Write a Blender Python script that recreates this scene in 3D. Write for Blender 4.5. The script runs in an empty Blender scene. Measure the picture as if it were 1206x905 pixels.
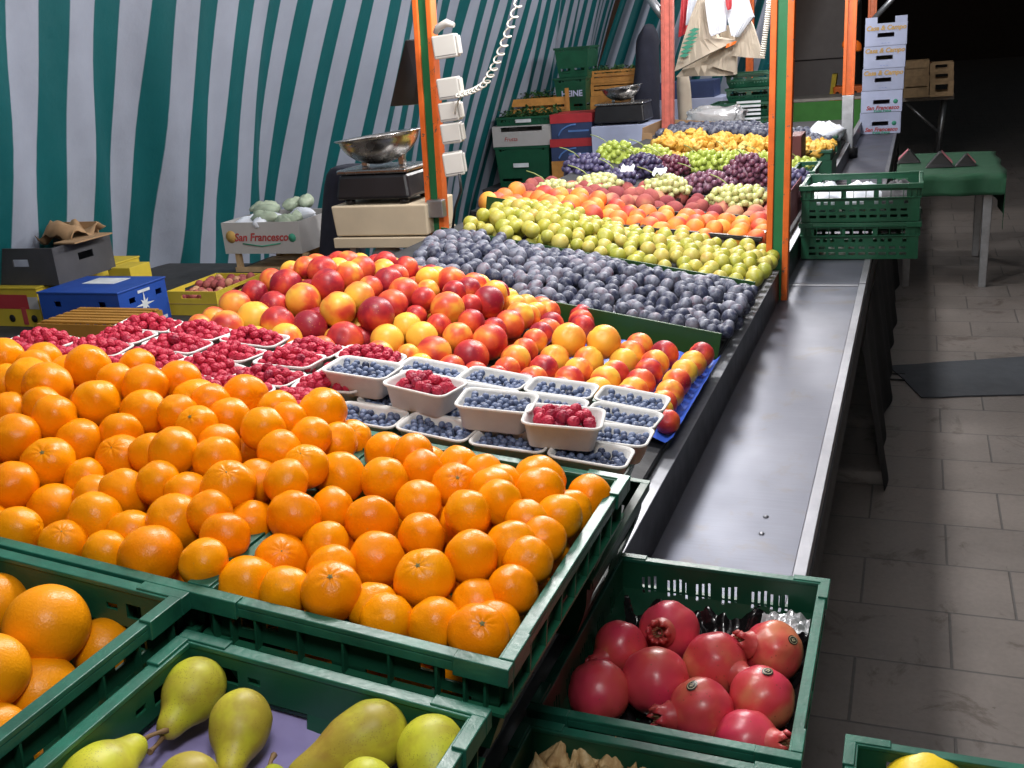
import bpy, bmesh, math, random
import numpy as np
from mathutils import Vector, Matrix, Euler, noise as mn

random.seed(7); rng = np.random.default_rng(7)
SC = bpy.context.scene
COL = SC.collection
R = math.radians
CAMZ = 1.73

# ------------------------------------------------------------------ camera frame
F_PX, CX, CY = 1200.0, 603.0, 452.5
_Y = Vector((1085-CX, 16-CY, F_PX))
_U = Vector((1, -.083, 0)).cross(_Y).normalized()
if _U.y > 0: _U = -_U
_Yn = _Y.normalized()
_X = _Yn.cross(_U)
M3 = Matrix((_X, _Yn, _U))            # camera (x right, y down, z forward) -> world
EYE = Vector((0, 0, CAMZ))
FWD = M3 @ Vector((0, 0, 1))

def ray(px, py): return (M3 @ Vector((px-CX, py-CY, F_PX))).normalized()
def on_z(px, py, z): r = ray(px, py); return EYE + r*((z-CAMZ)/r.z)
def on_y(px, py, y): r = ray(px, py); return EYE + r*(y/r.y)
def on_x(px, py, x): r = ray(px, py); return EYE + r*(x/r.x)
def on_frame(px, py, Fm, h):
    n = Fm.to_3x3() @ Vector((0, 0, 1)); o = Fm @ Vector((0, 0, h)); r = ray(px, py)
    return EYE + r*((o-EYE).dot(n)/r.dot(n))
def depth(p): return (Vector(p)-EYE).dot(FWD)
def project(p):
    c = M3.transposed() @ (Vector(p)-EYE); return (CX+F_PX*c.x/c.z, CY+F_PX*c.y/c.z, c.z)
def frame(ox, oy, oz, tilt):
    return Matrix.Translation((ox, oy, oz)) @ Matrix.Rotation(R(tilt), 4, 'Y')

# ------------------------------------------------------------------ materials
def newmat(name):
    m = bpy.data.materials.new(name); m.use_nodes = True
    nt = m.node_tree; b = nt.nodes['Principled BSDF']
    return m, nt, b
def N(nt, t, **kw):
    n = nt.nodes.new(t)
    for k, v in kw.items(): setattr(n, k, v)
    return n
def c4(c): return (c[0], c[1], c[2], 1)
def ramp(nt, stops, interp='LINEAR'):
    n = N(nt, 'ShaderNodeValToRGB'); e = n.color_ramp.elements; n.color_ramp.interpolation = interp
    while len(e) < len(stops): e.new(.5)
    for i, (p, c) in enumerate(stops): e[i].position = p; e[i].color = c4(c)
    return n
def obj_coords(nt, rand=True):
    tc = N(nt, 'ShaderNodeTexCoord'); out = tc.outputs['Object']
    if rand:
        oi = N(nt, 'ShaderNodeObjectInfo')
        mul = N(nt, 'ShaderNodeMath', operation='MULTIPLY'); mul.inputs[1].default_value = 53.0
        nt.links.new(oi.outputs['Random'], mul.inputs[0])
        add = N(nt, 'ShaderNodeVectorMath', operation='ADD')
        nt.links.new(out, add.inputs[0]); nt.links.new(mul.outputs[0], add.inputs[1]); out = add.outputs[0]
        return out, oi.outputs['Random']
    return out, None
def noise_tex(nt, vec, scale, detail=3, rough=.55, dist=0):
    n = N(nt, 'ShaderNodeTexNoise'); n.inputs['Scale'].default_value = scale
    n.inputs['Detail'].default_value = detail; n.inputs['Roughness'].default_value = rough
    n.inputs['Distortion'].default_value = dist
    nt.links.new(vec, n.inputs['Vector']); return n.outputs['Fac']
def bump(nt, b, height, strength, dist=.002):
    n = N(nt, 'ShaderNodeBump'); n.inputs['Strength'].default_value = strength; n.inputs['Distance'].default_value = dist
    nt.links.new(height, n.inputs['Height']); nt.links.new(n.outputs[0], b.inputs['Normal']); return n
def mathn(nt, op, a, b=None):
    n = N(nt, 'ShaderNodeMath', operation=op)
    for i, v in enumerate((a, b)):
        if v is None: continue
        if isinstance(v, (int, float)): n.inputs[i].default_value = v
        else: nt.links.new(v, n.inputs[i])
    return n.outputs[0]
def mixc(nt, fac, a, b, mode='MIX'):
    n = N(nt, 'ShaderNodeMix', data_type='RGBA', blend_type=mode)
    for sock, v in ((n.inputs[0], fac), (n.inputs[6], a), (n.inputs[7], b)):
        if isinstance(v, (int, float)): sock.default_value = v
        elif isinstance(v, tuple): sock.default_value = c4(v)
        else: nt.links.new(v, sock)
    return n.outputs[2]

def plain(name, col, rough=.5, metal=0, var=.18, nscale=9, bumps=.15, bscale=60, rand=.12, spec=.5, sub=None):
    m, nt, b = newmat(name)
    v, rnd = obj_coords(nt)
    f = noise_tex(nt, v, nscale, 4)
    lo = tuple(c*(1-var) for c in col); hi = tuple(min(1, c*(1+var)) for c in col)
    cr = ramp(nt, [(.3, lo), (.7, hi)]); nt.links.new(f, cr.inputs[0])
    out = cr.outputs[0]
    if rand:
        k = mathn(nt, 'ADD', mathn(nt, 'MULTIPLY', rnd, 2*rand), 1-rand)
        out = mixc(nt, 1.0, out, k, 'MULTIPLY')
    nt.links.new(out, b.inputs['Base Color'])
    b.inputs['Metallic'].default_value = metal; b.inputs['Specular IOR Level'].default_value = spec
    f2 = noise_tex(nt, v, nscale*2.3, 5)
    rr = mathn(nt, 'ADD', mathn(nt, 'MULTIPLY', f2, .24), max(.03, rough-.12)); nt.links.new(rr, b.inputs['Roughness'])
    if bumps: bump(nt, b, noise_tex(nt, v, bscale, 3), bumps)
    return m

UNIT = .034
def fruit(name, stops, scale=14, rndw=.35, nw=1.0, rough=.35, bscale=220, bstr=.12, speck=None, bloom=None, spec=.5, sss=0, detail=2, coat=0, metric=False):
    """per-fruit hue from a large noise + a random offset, fine skin bump, optional speckle / waxy bloom"""
    m, nt, b = newmat(name)
    v, rnd = obj_coords(nt)
    if not metric:      # unit-radius meshes: texture sizes are given per metre of fruit
        sv = N(nt, 'ShaderNodeVectorMath', operation='SCALE'); sv.inputs['Scale'].default_value = UNIT; nt.links.new(v, sv.inputs[0]); v = sv.outputs[0]
    f = noise_tex(nt, v, scale, detail, .5, .3)
    f = mathn(nt, 'MULTIPLY', mathn(nt, 'SUBTRACT', f, .5), nw*1.6)
    f = mathn(nt, 'ADD', mathn(nt, 'ADD', f, .5), mathn(nt, 'MULTIPLY', mathn(nt, 'SUBTRACT', rnd, .5), 2*rndw))
    cr = ramp(nt, stops); nt.links.new(f, cr.inputs[0]); out = cr.outputs[0]
    if speck:
        vo = N(nt, 'ShaderNodeTexVoronoi'); vo.inputs['Scale'].default_value = speck[0]; nt.links.new(v, vo.inputs['Vector'])
        s = mathn(nt, 'LESS_THAN', vo.outputs['Distance'], speck[1])
        s = mathn(nt, 'MULTIPLY', s, mathn(nt, 'GREATER_THAN', noise_tex(nt, v, scale*3, 2), .5))
        out = mixc(nt, mathn(nt, 'MULTIPLY', s, speck[3]), out, speck[2])
    rr = rough
    if bloom:
        g = noise_tex(nt, v, bloom[1], 4, .6)
        g = mathn(nt, 'ADD', g, mathn(nt, 'MULTIPLY', mathn(nt, 'SUBTRACT', rnd, .5), .30)); g2 = ramp(nt, [(.36, (0, 0, 0)), (.62, (1, 1, 1))]); nt.links.new(g, g2.inputs[0])
        out = mixc(nt, mathn(nt, 'MULTIPLY', g2.outputs[0], bloom[2]), out, bloom[0])
    nt.links.new(out, b.inputs['Base Color'])
    r2 = mathn(nt, 'ADD', mathn(nt, 'MULTIPLY', noise_tex(nt, v, 40, 3), .2), rr-.1); nt.links.new(r2, b.inputs['Roughness'])
    b.inputs['Specular IOR Level'].default_value = spec
    if coat: b.inputs['Coat Weight'].default_value = coat; b.inputs['Coat Roughness'].default_value = .15
    if sss:
        b.inputs['Subsurface Weight'].default_value = sss; b.inputs['Subsurface Scale'].default_value = .006
        b.inputs['Subsurface Radius'].default_value = (1, .4, .12)
    if bstr: bump(nt, b, noise_tex(nt, v, bscale, 2), bstr)
    return m

MAT = {}
MAT['orange'] = fruit('orange_peel', [(.0, (.82, .215, .0008)), (.5, (.87, .270, .001)), (1, (.88, .325, .0015))], 22, .32, .6, .27, 520, .22, spec=.24, speck=(70, .10, (.62, .30, .05), .55), bloom=((.82, .31, .002), 30, .35))
MAT['orange_large'] = fruit('large_orange_peel', [(0, (.86, .27, .002)), (1, (.89, .345, .004))], 8, .25, .5, .34, 420, .25, spec=.3)
MAT['nectarine'] = fruit('nectarine_skin', [(.10, (.86, .50, .06)), (.34, (.86, .36, .05)), (.52, (.76, .14, .04)), (.76, (.56, .040, .035)), (1.05, (.28, .014, .03))], 15, .46, 1.25, .40, 150, .04, speck=(190, .14, (.85, .45, .1), .45), detail=3, spec=.4)
MAT['nectarine_yellow'] = fruit('yellow_nectarine_skin', [(.1, (.86, .52, .05)), (.6, (.87, .42, .045)), (.95, (.80, .20, .04))], 13, .1, 1.2, .40, 150, .04, spec=.4)
MAT['apricot'] = fruit('apricot_skin', [(.05, (.90, .44, .06)), (.45, (.88, .27, .05)), (.8, (.70, .10, .05)), (1, (.45, .04, .04))], 12, .25, 1.1, .55, 300, .05)
MAT['flat_peach'] = fruit('pink_peach_skin', [(.1, (.60, .33, .19)), (.4, (.44, .13, .11)), (1, (.24, .045, .06))], 12, .25, 1.0, .8, 300, .06, spec=.2)
MAT['plum'] = fruit('plum_skin', [(.1, (.026, .032, .07)), (.6, (.045, .048, .085)), (.85, (.085, .035, .065)), (1, (.16, .05, .07))], 30, .46, 1.0, .50, 200, .03, bloom=((.25, .27, .335), 42, .72))
MAT['plum_far'] = fruit('far_plum_skin', [(.1, (.02, .035, .10)), (1, (.06, .05, .12))], 14, .3, .9, .5, 200, .03, bloom=((.25, .32, .52), 40, .8))
MAT['greengage'] = fruit('greengage_skin', [(.05, (.32, .34, .04)), (.45, (.45, .42, .045)), (.8, (.56, .44, .055)), (1, (.60, .34, .05))], 12, .32, .8, .42, 200, .03, bloom=((.42, .47, .24), 40, .30))
MAT['raspberry'] = fruit('raspberry_skin', [(.1, (.52, .024, .06)), (.6, (.40, .018, .05)), (1, (.20, .008, .035))], 20, .32, .6, .52, 300, .05, spec=.35)
MAT['blueberry'] = fruit('blueberry_skin', [(0, (.018, .025, .06)), (1, (.04, .05, .11))], 40, .3, .6, .55, 300, .02, bloom=((.20, .26, .42), 110, .6))
MAT['pear'] = fruit('pear_skin', [(.1, (.38, .43, .022)), (.5, (.54, .54, .035)), (.8, (.62, .56, .05)), (1, (.40, .24, .04))], 16, .12, .9, .46, 260, .06, speck=(420, .28, (.16, .15, .03), .45), bloom=((.27, .15, .035), 22, .62), spec=.35, detail=5, metric=True)
MAT['pomegranate'] = fruit('pomegranate_skin', [(.0, (.64, .20, .10)), (.22, (.64, .06, .065)), (.6, (.66, .040, .095)), (1, (.54, .020, .075))], 16, .26, 1.25, .32, 90, .14, speck=(150, .14, (.28, .07, .03), .6), detail=6, bloom=((.58, .16, .09), 26, .22))
MAT['lemon'] = fruit('yellow_citrus_peel', [(0, (.82, .55, .02)), (1, (.88, .64, .03))], 9, .2, .5, .38, 380, .25)
MAT['grape_green'] = fruit('green_grape_skin', [(0, (.36, .46, .07)), (1, (.52, .58, .14))], 25, .3, .8, .3, 100, .0, sss=.0, metric=True)
MAT['grape_pale'] = fruit('pale_grape_skin', [(0, (.50, .54, .20)), (1, (.62, .62, .32))], 25, .3, .8, .32, 100, .0, metric=True)
MAT['grape_black'] = fruit('black_grape_skin', [(0, (.018, .014, .045)), (1, (.06, .022, .06))], 25, .3, .8, .4, 100, .0, bloom=((.14, .15, .30), 45, .5), metric=True)
MAT['grape_red'] = fruit('red_grape_skin', [(0, (.10, .018, .04)), (1, (.22, .06, .09))], 25, .3, .8, .4, 100, .0, bloom=((.25, .18, .28), 45, .45), metric=True)
MAT['chanterelle'] = fruit('golden_produce', [(0, (.60, .30, .03)), (.5, (.78, .45, .07)), (1, (.88, .60, .18))], 20, .35, 1, .6, 120, .2)
MAT['husk'] = fruit('dry_husk', [(0, (.40, .24, .10)), (.6, (.58, .40, .19)), (1, (.70, .53, .30))], 60, .3, 1.4, .65, 220, .6, detail=5)
MAT['walnut'] = fruit('brown_root_skin', [(0, (.22, .10, .05)), (1, (.42, .24, .14))], 18, .3, 1, .7, 120, .3)
MAT['leaf'] = fruit('leaf_green', [(0, (.015, .06, .015)), (1, (.06, .16, .04))], 20, .4, 1, .5, 100, .1, metric=True)
MAT['stalk'] = plain('stalk_brown', (.20, .12, .05), .7)
MAT['stalk_green'] = plain('stalk_green', (.30, .36, .12), .6)
MAT['calyx'] = plain('calyx_green', (.16, .15, .05), .7, bscale=400)
MAT['crown'] = fruit('pomegranate_crown_skin', [(0, (.50, .03, .05)), (1, (.56, .12, .08))], 40, .3, 1.2, .4, 260, .1)
MAT['crown_dry'] = plain('pomegranate_crown_dry', (.30, .19, .09), .7, bscale=300, bumps=.4)

MAT['green'] = plain('green_crate_plastic', (.009, .080, .043), .40, var=.22, nscale=7, bumps=.10, bscale=90, rand=.12)
MAT['green_rim'] = plain('green_crate_lit_rim_plastic', (.014, .112, .074), .36, var=.28, nscale=22, bumps=.22, bscale=120, rand=.1)  # same plastic as the walls, with the rim's lit sheen put into the colour
MAT['green_dark'] = plain('dark_green_crate_plastic', (.006, .075, .036), .42, var=.2, nscale=7, rand=.12)
MAT['black_plastic'] = plain('black_plastic', (.014, .014, .017), .35, var=.2)
MAT['black_cloth'] = plain('black_cloth', (.010, .010, .013), .9, bumps=.3, bscale=200)
MAT['navy_cloth'] = plain('navy_cloth', (.012, .014, .028), .9, bumps=.35, bscale=140)
MAT['divider'] = plain('green_divider_board', (.020, .075, .016), .45, var=.15)
MAT['pulp'] = plain('grey_white_paper_pulp', (.70, .69, .67), .85, var=.06, nscale=30, bumps=.25, bscale=350, rand=.05)
MAT['white_card'] = plain('white_cardboard', (.44, .43, .43), .8, var=.05, bumps=.1)
MAT['blue_sheet'] = plain('blue_tray_paper', (.035, .10, .50), .45, var=.12)
MAT['purple_sheet'] = plain('purple_tray_paper', (.34, .30, .60), .55, var=.10, nscale=14, bumps=.4, bscale=30)
MAT['kraft'] = plain('brown_cardboard', (.34, .21, .11), .85, var=.1, bumps=.1)
MAT['greyboard'] = plain('grey_board', (.055, .055, .062), .8, var=.15)
MAT['wood'] = plain('pale_crate_wood', (.46, .31, .17), .75, var=.2, nscale=16, bumps=.2)
MAT['wood_orange'] = plain('orange_crate_wood', (.48, .22, .05), .7, var=.2, nscale=16)
MAT['yellow_card'] = plain('yellow_cardboard', (.60, .45, .035), .7, var=.1)
MAT['ochre'] = plain('ochre_plastic', (.42, .20, .03), .6, var=.15)
MAT['blue_card'] = plain('blue_printed_cardboard', (.012, .07, .38), .5, var=.08)
MAT['pale_blue_card'] = plain('pale_blue_cardboard', (.42, .47, .66), .6, var=.06)
MAT['red'] = plain('red_paint', (.45, .03, .04), .5, var=.1)
MAT['navy_card'] = plain('navy_printed_cardboard', (.03, .05, .13), .5)
MAT['white_plastic'] = plain('white_plastic', (.50, .49, .46), .4, var=.04, bumps=.03)
MAT['bag_white'] = plain('white_bag_plastic', (.72, .76, .84), .35, var=.05, bumps=.4, bscale=40)
MAT['bag_paper'] = plain('kraft_bag_paper', (.52, .45, .36), .8, var=.08, bumps=.3, bscale=40)
MAT['print_green'] = plain('green_print', (.05, .30, .20), .7)
MAT['print_red'] = plain('red_print', (.40, .05, .05), .7)
MAT['print_gold'] = plain('gold_print', (.55, .34, .10), .6)
MAT['print_blue'] = plain('blue_print', (.10, .22, .55), .6)
MAT['print_white'] = plain('white_print', (.70, .74, .78), .6)
MAT['cream'] = plain('cream_painted_box', (.60, .50, .36), .6, var=.06)
MAT['post_orange'] = plain('orange_post_paint', (.72, .14, .022), .45, var=.12, nscale=20)
MAT['post_green'] = plain('green_post_groove', (.012, .15, .055), .45, var=.1)
def chipped(m, col, under, sc=45, lo=.63):
    nt = m.node_tree; b = nt.nodes['Principled BSDF']; src = b.inputs['Base Color'].links[0].from_socket
    v, _ = obj_coords(nt); f = noise_tex(nt, v, sc, 6, .65, .4); r = ramp(nt, [(lo, (0, 0, 0)), (lo+.02, (1, 1, 1))]); nt.links.new(f, r.inputs[0])
    nt.links.new(mixc(nt, r.outputs[0], src, under), b.inputs['Base Color'])
chipped(MAT['post_orange'], None, (.16, .09, .07)); chipped(MAT['green_rim'], None, (.035, .17, .11), 130, .70)
MAT['post_pink'] = plain('faded_red_post_paint', (.50, .12, .09), .5, var=.2, nscale=20)
MAT['worn_alu'] = plain('worn_aluminium_strip', (.36, .37, .40), .5, .35, var=.12, nscale=30)
MAT['galv'] = plain('galvanised_steel', (.42, .44, .47), .42, .85, var=.15, nscale=20)
MAT['alu'] = plain('aluminium_edge', (.25, .255, .28), .48, .85, var=.08)
MAT['grey_mat'] = plain('grey_rubber_cover', (.035, .036, .040), .7, var=.2, bumps=.3)
MAT['floor_mat'] = plain('dark_rubber_mat', (.040, .046, .056), .75, var=.12, bumps=.4, bscale=160)
MAT['cable'] = plain('black_cable', (.008, .008, .009), .5)
MAT['cord_white'] = plain('white_coiled_cord', (.62, .60, .54), .45)
MAT['bright_green'] = plain('light_green_cloth', (.09, .36, .07), .7, var=.08)
MAT['table_cloth'] = plain('dark_green_tablecloth', (.008, .065, .028), .8, var=.12, bumps=.2)
MAT['table_top'] = plain('pale_table_top', (.50, .46, .42), .5)
MAT['orange_bag'] = plain('orange_plastic', (.80, .16, .015), .4)
MAT['dark_red'] = plain('dark_red_box', (.10, .022, .022), .6)
MAT['pinkish'] = plain('pink_paper', (.42, .14, .17), .7)
MAT['wall_grey'] = plain('grey_van_panel', (.32, .31, .325), .55, var=.05)
MAT['facade'] = plain('dark_facade', (.02, .02, .024), .9)
MAT['silver_film'] = plain('silver_plastic_film', (.60, .61, .63), .25, .35, var=.15, bumps=.9, bscale=30)
MAT['pale_veg'] = plain('pale_wrapped_vegetable', (.36, .43, .32), .45, var=.2, nscale=25)
MAT['sticker'] = plain('dark_sticker', (.02, .018, .015), .35)
MAT['sticker_text'] = plain('pale_sticker_print', (.60, .52, .34), .4)
MAT['liner'] = plain('black_plastic_film', (.010, .009, .010), .13, var=.2, bumps=.7, bscale=45)

def brushed_metal(name, col, rough, sc):
    m, nt, b = newmat(name); v, rnd = obj_coords(nt)
    mp = N(nt, 'ShaderNodeMapping'); mp.inputs['Scale'].default_value = sc; nt.links.new(v, mp.inputs['Vector'])
    f = noise_tex(nt, mp.outputs[0], 1.0, 5, .65)
    g = noise_tex(nt, v, 5, 4)
    cr = ramp(nt, [(.25, tuple(c*.72 for c in col)), (.75, col)]); nt.links.new(f, cr.inputs[0])
    st = ramp(nt, [(.56, (0, 0, 0)), (.70, (.8, .8, .8))]); nt.links.new(noise_tex(nt, v, 7, 7, .7, .6), st.inputs[0])
    nt.links.new(mixc(nt, st.outputs[0], cr.outputs[0], (.11, .098, .088)), b.inputs['Base Color']); b.inputs['Metallic'].default_value = .7
    rr = mathn(nt, 'ADD', mathn(nt, 'ADD', mathn(nt, 'MULTIPLY', f, .16), mathn(nt, 'MULTIPLY', g, .22)), rough-.18)
    nt.links.new(rr, b.inputs['Roughness'])
    bump(nt, b, f, .12, .001)
    return m
MAT['ledge'] = brushed_metal('brushed_steel_sheet', (.132, .141, .178), .47, (6, 260, 6))
MAT['bowl'] = plain('polished_steel_bowl', (.50, .49, .48), .27, 1.0, var=.06, bumps=.03)

def paving():
    m, nt, b = newmat('stone_paving'); tc = N(nt, 'ShaderNodeTexCoord'); v = tc.outputs['Object']
    mp = N(nt, 'ShaderNodeMapping'); mp.inputs['Location'].default_value = (.10, -2.665, 0); nt.links.new(v, mp.inputs['Vector'])
    br = N(nt, 'ShaderNodeTexBrick'); nt.links.new(mp.outputs[0], br.inputs['Vector'])
    br.inputs['Scale'].default_value = 1; br.inputs['Brick Width'].default_value = .44; br.inputs['Row Height'].default_value = .303
    br.inputs['Mortar Size'].default_value = .0045; br.inputs['Mortar Smooth'].default_value = .4; br.offset = .42
    br.inputs['Color1'].default_value = (.190, .164, .148, 1); br.inputs['Color2'].default_value = (.165, .145, .133, 1)
    br.inputs['Mortar'].default_value = (.098, .090, .086, 1)
    f = noise_tex(nt, v, 3.1, 6, .6); g = noise_tex(nt, v, 55, 4, .6)
    k = mathn(nt, 'ADD', mathn(nt, 'MULTIPLY', f, .7), mathn(nt, 'ADD', mathn(nt, 'MULTIPLY', g, .35), .45))
    col = mixc(nt, 1.0, br.outputs['Color'], k, 'MULTIPLY')
    st = ramp(nt, [(.56, (1, 1, 1)), (.64, (.62, .58, .55))]); nt.links.new(noise_tex(nt, v, 4.7, 7, .72, .8), st.inputs[0])
    col = mixc(nt, 1.0, col, st.outputs[0], 'MULTIPLY')
    sp = ramp(nt, [(.72, (1, 1, 1)), (.75, (.45, .42, .40))]); nt.links.new(noise_tex(nt, v, 26, 3, .6), sp.inputs[0])
    col = mixc(nt, .7, col, sp.outputs[0], 'MULTIPLY')
    nt.links.new(col, b.inputs['Base Color'])
    rr = mathn(nt, 'ADD', mathn(nt, 'MULTIPLY', f, .35), .35); nt.links.new(rr, b.inputs['Roughness'])
    h = mathn(nt, 'ADD', mathn(nt, 'MULTIPLY', br.outputs['Fac'], -1.0), mathn(nt, 'MULTIPLY', g, .35))
    bump(nt, b, h, .55, .006)
    return m
MAT['paving'] = paving()

def stripes(name, period, teal, white, axis):
    m, nt, b = newmat(name); uv = N(nt, 'ShaderNodeUVMap'); uv.uv_map = 'cloth'
    sp = N(nt, 'ShaderNodeSeparateXYZ'); nt.links.new(uv.outputs[0], sp.inputs[0])
    f = mathn(nt, 'FRACT', mathn(nt, 'DIVIDE', sp.outputs[0], period))
    cr = ramp(nt, [(0, teal), (.465, teal), (.475, tuple((a+b2)/2 for a, b2 in zip(teal, white))), (.485, white), (.985, white), (1, teal)])
    nt.links.new(f, cr.inputs[0])
    tc = N(nt, 'ShaderNodeTexCoord'); d = noise_tex(nt, tc.outputs['Object'], 2.4, 5, .6)
    k = mathn(nt, 'ADD', mathn(nt, 'MULTIPLY', d, .4), .78)
    col = mixc(nt, 1.0, cr.outputs[0], k, 'MULTIPLY')
    nt.links.new(col, b.inputs['Base Color']); b.inputs['Roughness'].default_value = .6
    b.inputs['Specular IOR Level'].default_value = .3
    bump(nt, b, noise_tex(nt, tc.outputs['Object'], 9, 4), .25, .02)
    return m
MAT['tarp'] = stripes('teal_white_stripes', .285, (.002, .096, .108), (.31, .345, .43), 'y')

def emit(name, col, s):
    m, nt, b = newmat(name); b.inputs['Emission Color'].default_value = c4(col); b.inputs['Emission Strength'].default_value = s
    b.inputs['Base Color'].default_value = (.8, .8, .8, 1); return m
MAT['tube'] = emit('lamp_diffuser', (1, .96, .9), 12)

MAT['canopy'] = plain('bounce_canopy_cloth', (.44, .45, .47), .8, var=.05)  # white so the added roof bounces light down
# ------------------------------------------------------------------ mesh helpers
class MB:
    """collects shapes and links them as one mesh object"""
    def __init__(s): s.bm = bmesh.new(); s.mi = 0
    def face(s, vs):
        try: f = s.bm.faces.new(vs); f.material_index = s.mi; return f
        except ValueError: return None
    def box(s, x0, x1, y0, y1, z0, z1, T=None, taper=0):
        vs = []
        for z, t in ((z0, taper), (z1, 0)):
            for x, y in ((x0+t, y0+t), (x1-t, y0+t), (x1-t, y1-t), (x0+t, y1-t)):
                p = Vector((x, y, z)); vs.append(s.bm.verts.new(T @ p if T else p))
        for q in ((3, 2, 1, 0), (4, 5, 6, 7), (0, 1, 5, 4), (1, 2, 6, 5), (2, 3, 7, 6), (3, 0, 4, 7)): s.face([vs[i] for i in q])
    def quad(s, ps):
        return s.face([s.bm.verts.new(Vector(p)) for p in ps])
    def tube(s, pts, r, n=8, caps=True, radii=None):
        pts = [Vector(p) for p in pts]; rings = []; up = Vector((.123, .2, .97)).normalized()
        for i, p in enumerate(pts):
            d = (pts[min(i+1, len(pts)-1)]-pts[max(i-1, 0)]).normalized()
            a = d.cross(up); 
            if a.length < .05: a = d.cross(Vector((1, 0, .1)))
            a.normalize(); b = d.cross(a); rr = radii[i] if radii else r
            rings.append([s.bm.verts.new(p+(a*math.cos(2*math.pi*k/n)+b*math.sin(2*math.pi*k/n))*rr) for k in range(n)])
        for A, B in zip(rings, rings[1:]):
            for k in range(n):
                f = s.face([A[k], A[(k+1) % n], B[(k+1) % n], B[k]])
                if f: f.smooth = True
        if caps: s.face(list(reversed(rings[0]))); s.face(rings[-1])
    def lathe(s, prof, n=24, T=None, smooth=True, closed=False):
        rings = []
        for r, z in prof:
            ring = []
            for k in range(n):
                p = Vector((r*math.cos(2*math.pi*k/n), r*math.sin(2*math.pi*k/n), z)); ring.append(s.bm.verts.new(T @ p if T else p))
            rings.append(ring)
        for A, B in zip(rings, rings[1:]):
            for k in range(n):
                f = s.face([A[k], A[(k+1) % n], B[(k+1) % n], B[k]])
                if f: f.smooth = smooth
        if closed: s.face(list(reversed(rings[0]))); s.face(rings[-1])
    def panel(s, T, w, h, holes, t):
        """perforated plate in the local x-z plane (thickness t along y), placed by T"""
        us = sorted({0, w, *[a for q in holes for a in q[:2]]}); vs_ = sorted({0, h, *[a for q in holes for a in q[2:]]})
        us = [u for u in us if 0 <= u <= w]; vs_ = [v for v in vs_ if 0 <= v <= h]
        nu, nv = len(us)-1, len(vs_)-1
        def solid(i, j):
            if i < 0 or j < 0 or i >= nu or j >= nv: return False
            cu, cv = (us[i]+us[i+1])/2, (vs_[j]+vs_[j+1])/2
            return not any(a < cu < b and c < cv < d for a, b, c, d in holes)
        V = {}
        def vert(i, j, k):
            if (i, j, k) not in V: V[(i, j, k)] = s.bm.verts.new(T @ Vector((us[i], k*t, vs_[j])))
            return V[(i, j, k)]
        for i in range(nu):
            for j in range(nv):
                if not solid(i, j): continue
                s.face([vert(i, j, 0), vert(i+1, j, 0), vert(i+1, j+1, 0), vert(i, j+1, 0)])
                s.face([vert(i, j+1, 1), vert(i+1, j+1, 1), vert(i+1, j, 1), vert(i, j, 1)])
                for di, dj, e in ((-1, 0, ((i, j), (i, j+1))), (1, 0, ((i+1, j+1), (i+1, j))), (0, -1, ((i+1, j), (i, j))), (0, 1, ((i, j+1), (i+1, j+1)))):
                    if not solid(i+di, j+dj):
                        (a, b), (c, d) = e
                        s.face([vert(a, b, 0), vert(c, d, 0), vert(c, d, 1), vert(a, b, 1)])
    def grid(s, nx, ny, fn, smooth=True, thick=0, uv=None):
        G = [[s.bm.verts.new(Vector(fn(i/nx, j/ny))) for i in range(nx+1)] for j in range(ny+1)]
        L = s.bm.loops.layers.uv.get('cloth') or (s.bm.loops.layers.uv.new('cloth') if uv else None)
        for j in range(ny):
            for i in range(nx):
                f = s.face([G[j][i], G[j][i+1], G[j+1][i+1], G[j+1][i]])
                if f:
                    f.smooth = smooth
                    if uv:
                        for lp, (a, b) in zip(f.loops, ((i, j), (i+1, j), (i+1, j+1), (i, j+1))): lp[L].uv = uv(a/nx, b/ny)
    def loops(s, rows, cap0=False, cap1=False, smooth=False):
        rs = [[s.bm.verts.new(Vector(p)) for p in row] for row in rows]; n = len(rs[0])
        for A, B in zip(rs, rs[1:]):
            for k in range(n):
                f = s.face([A[k], A[(k+1) % n], B[(k+1) % n], B[k]])
                if f: f.smooth = smooth
        if cap0: s.face(list(reversed(rs[0])))
        if cap1: s.face(rs[-1])
    def mesh(s, name, mats, recalc=True):
        if recalc: bmesh.ops.recalc_face_normals(s.bm, faces=s.bm.faces)
        me = bpy.data.meshes.new(name); s.bm.to_mesh(me); s.bm.free()
        for m in (mats if isinstance(mats, (list, tuple)) else [mats]): me.materials.append(m)
        return me
    def build(s, name, mats, parent=None, bevel=0, solid=0, recalc=True):
        o = bpy.data.objects.new(name, s.mesh(name, mats, recalc)); COL.objects.link(o)
        if parent is not None: o.parent = parent
        if solid:
            md = o.modifiers.new('thickness', 'SOLIDIFY'); md.thickness = solid; md.offset = 0
        if bevel:
            md = o.modifiers.new('edge', 'BEVEL'); md.width = bevel; md.segments = 2; md.limit_method = 'ANGLE'; md.angle_limit = R(40)
            md.harden_normals = False
        return o

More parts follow.
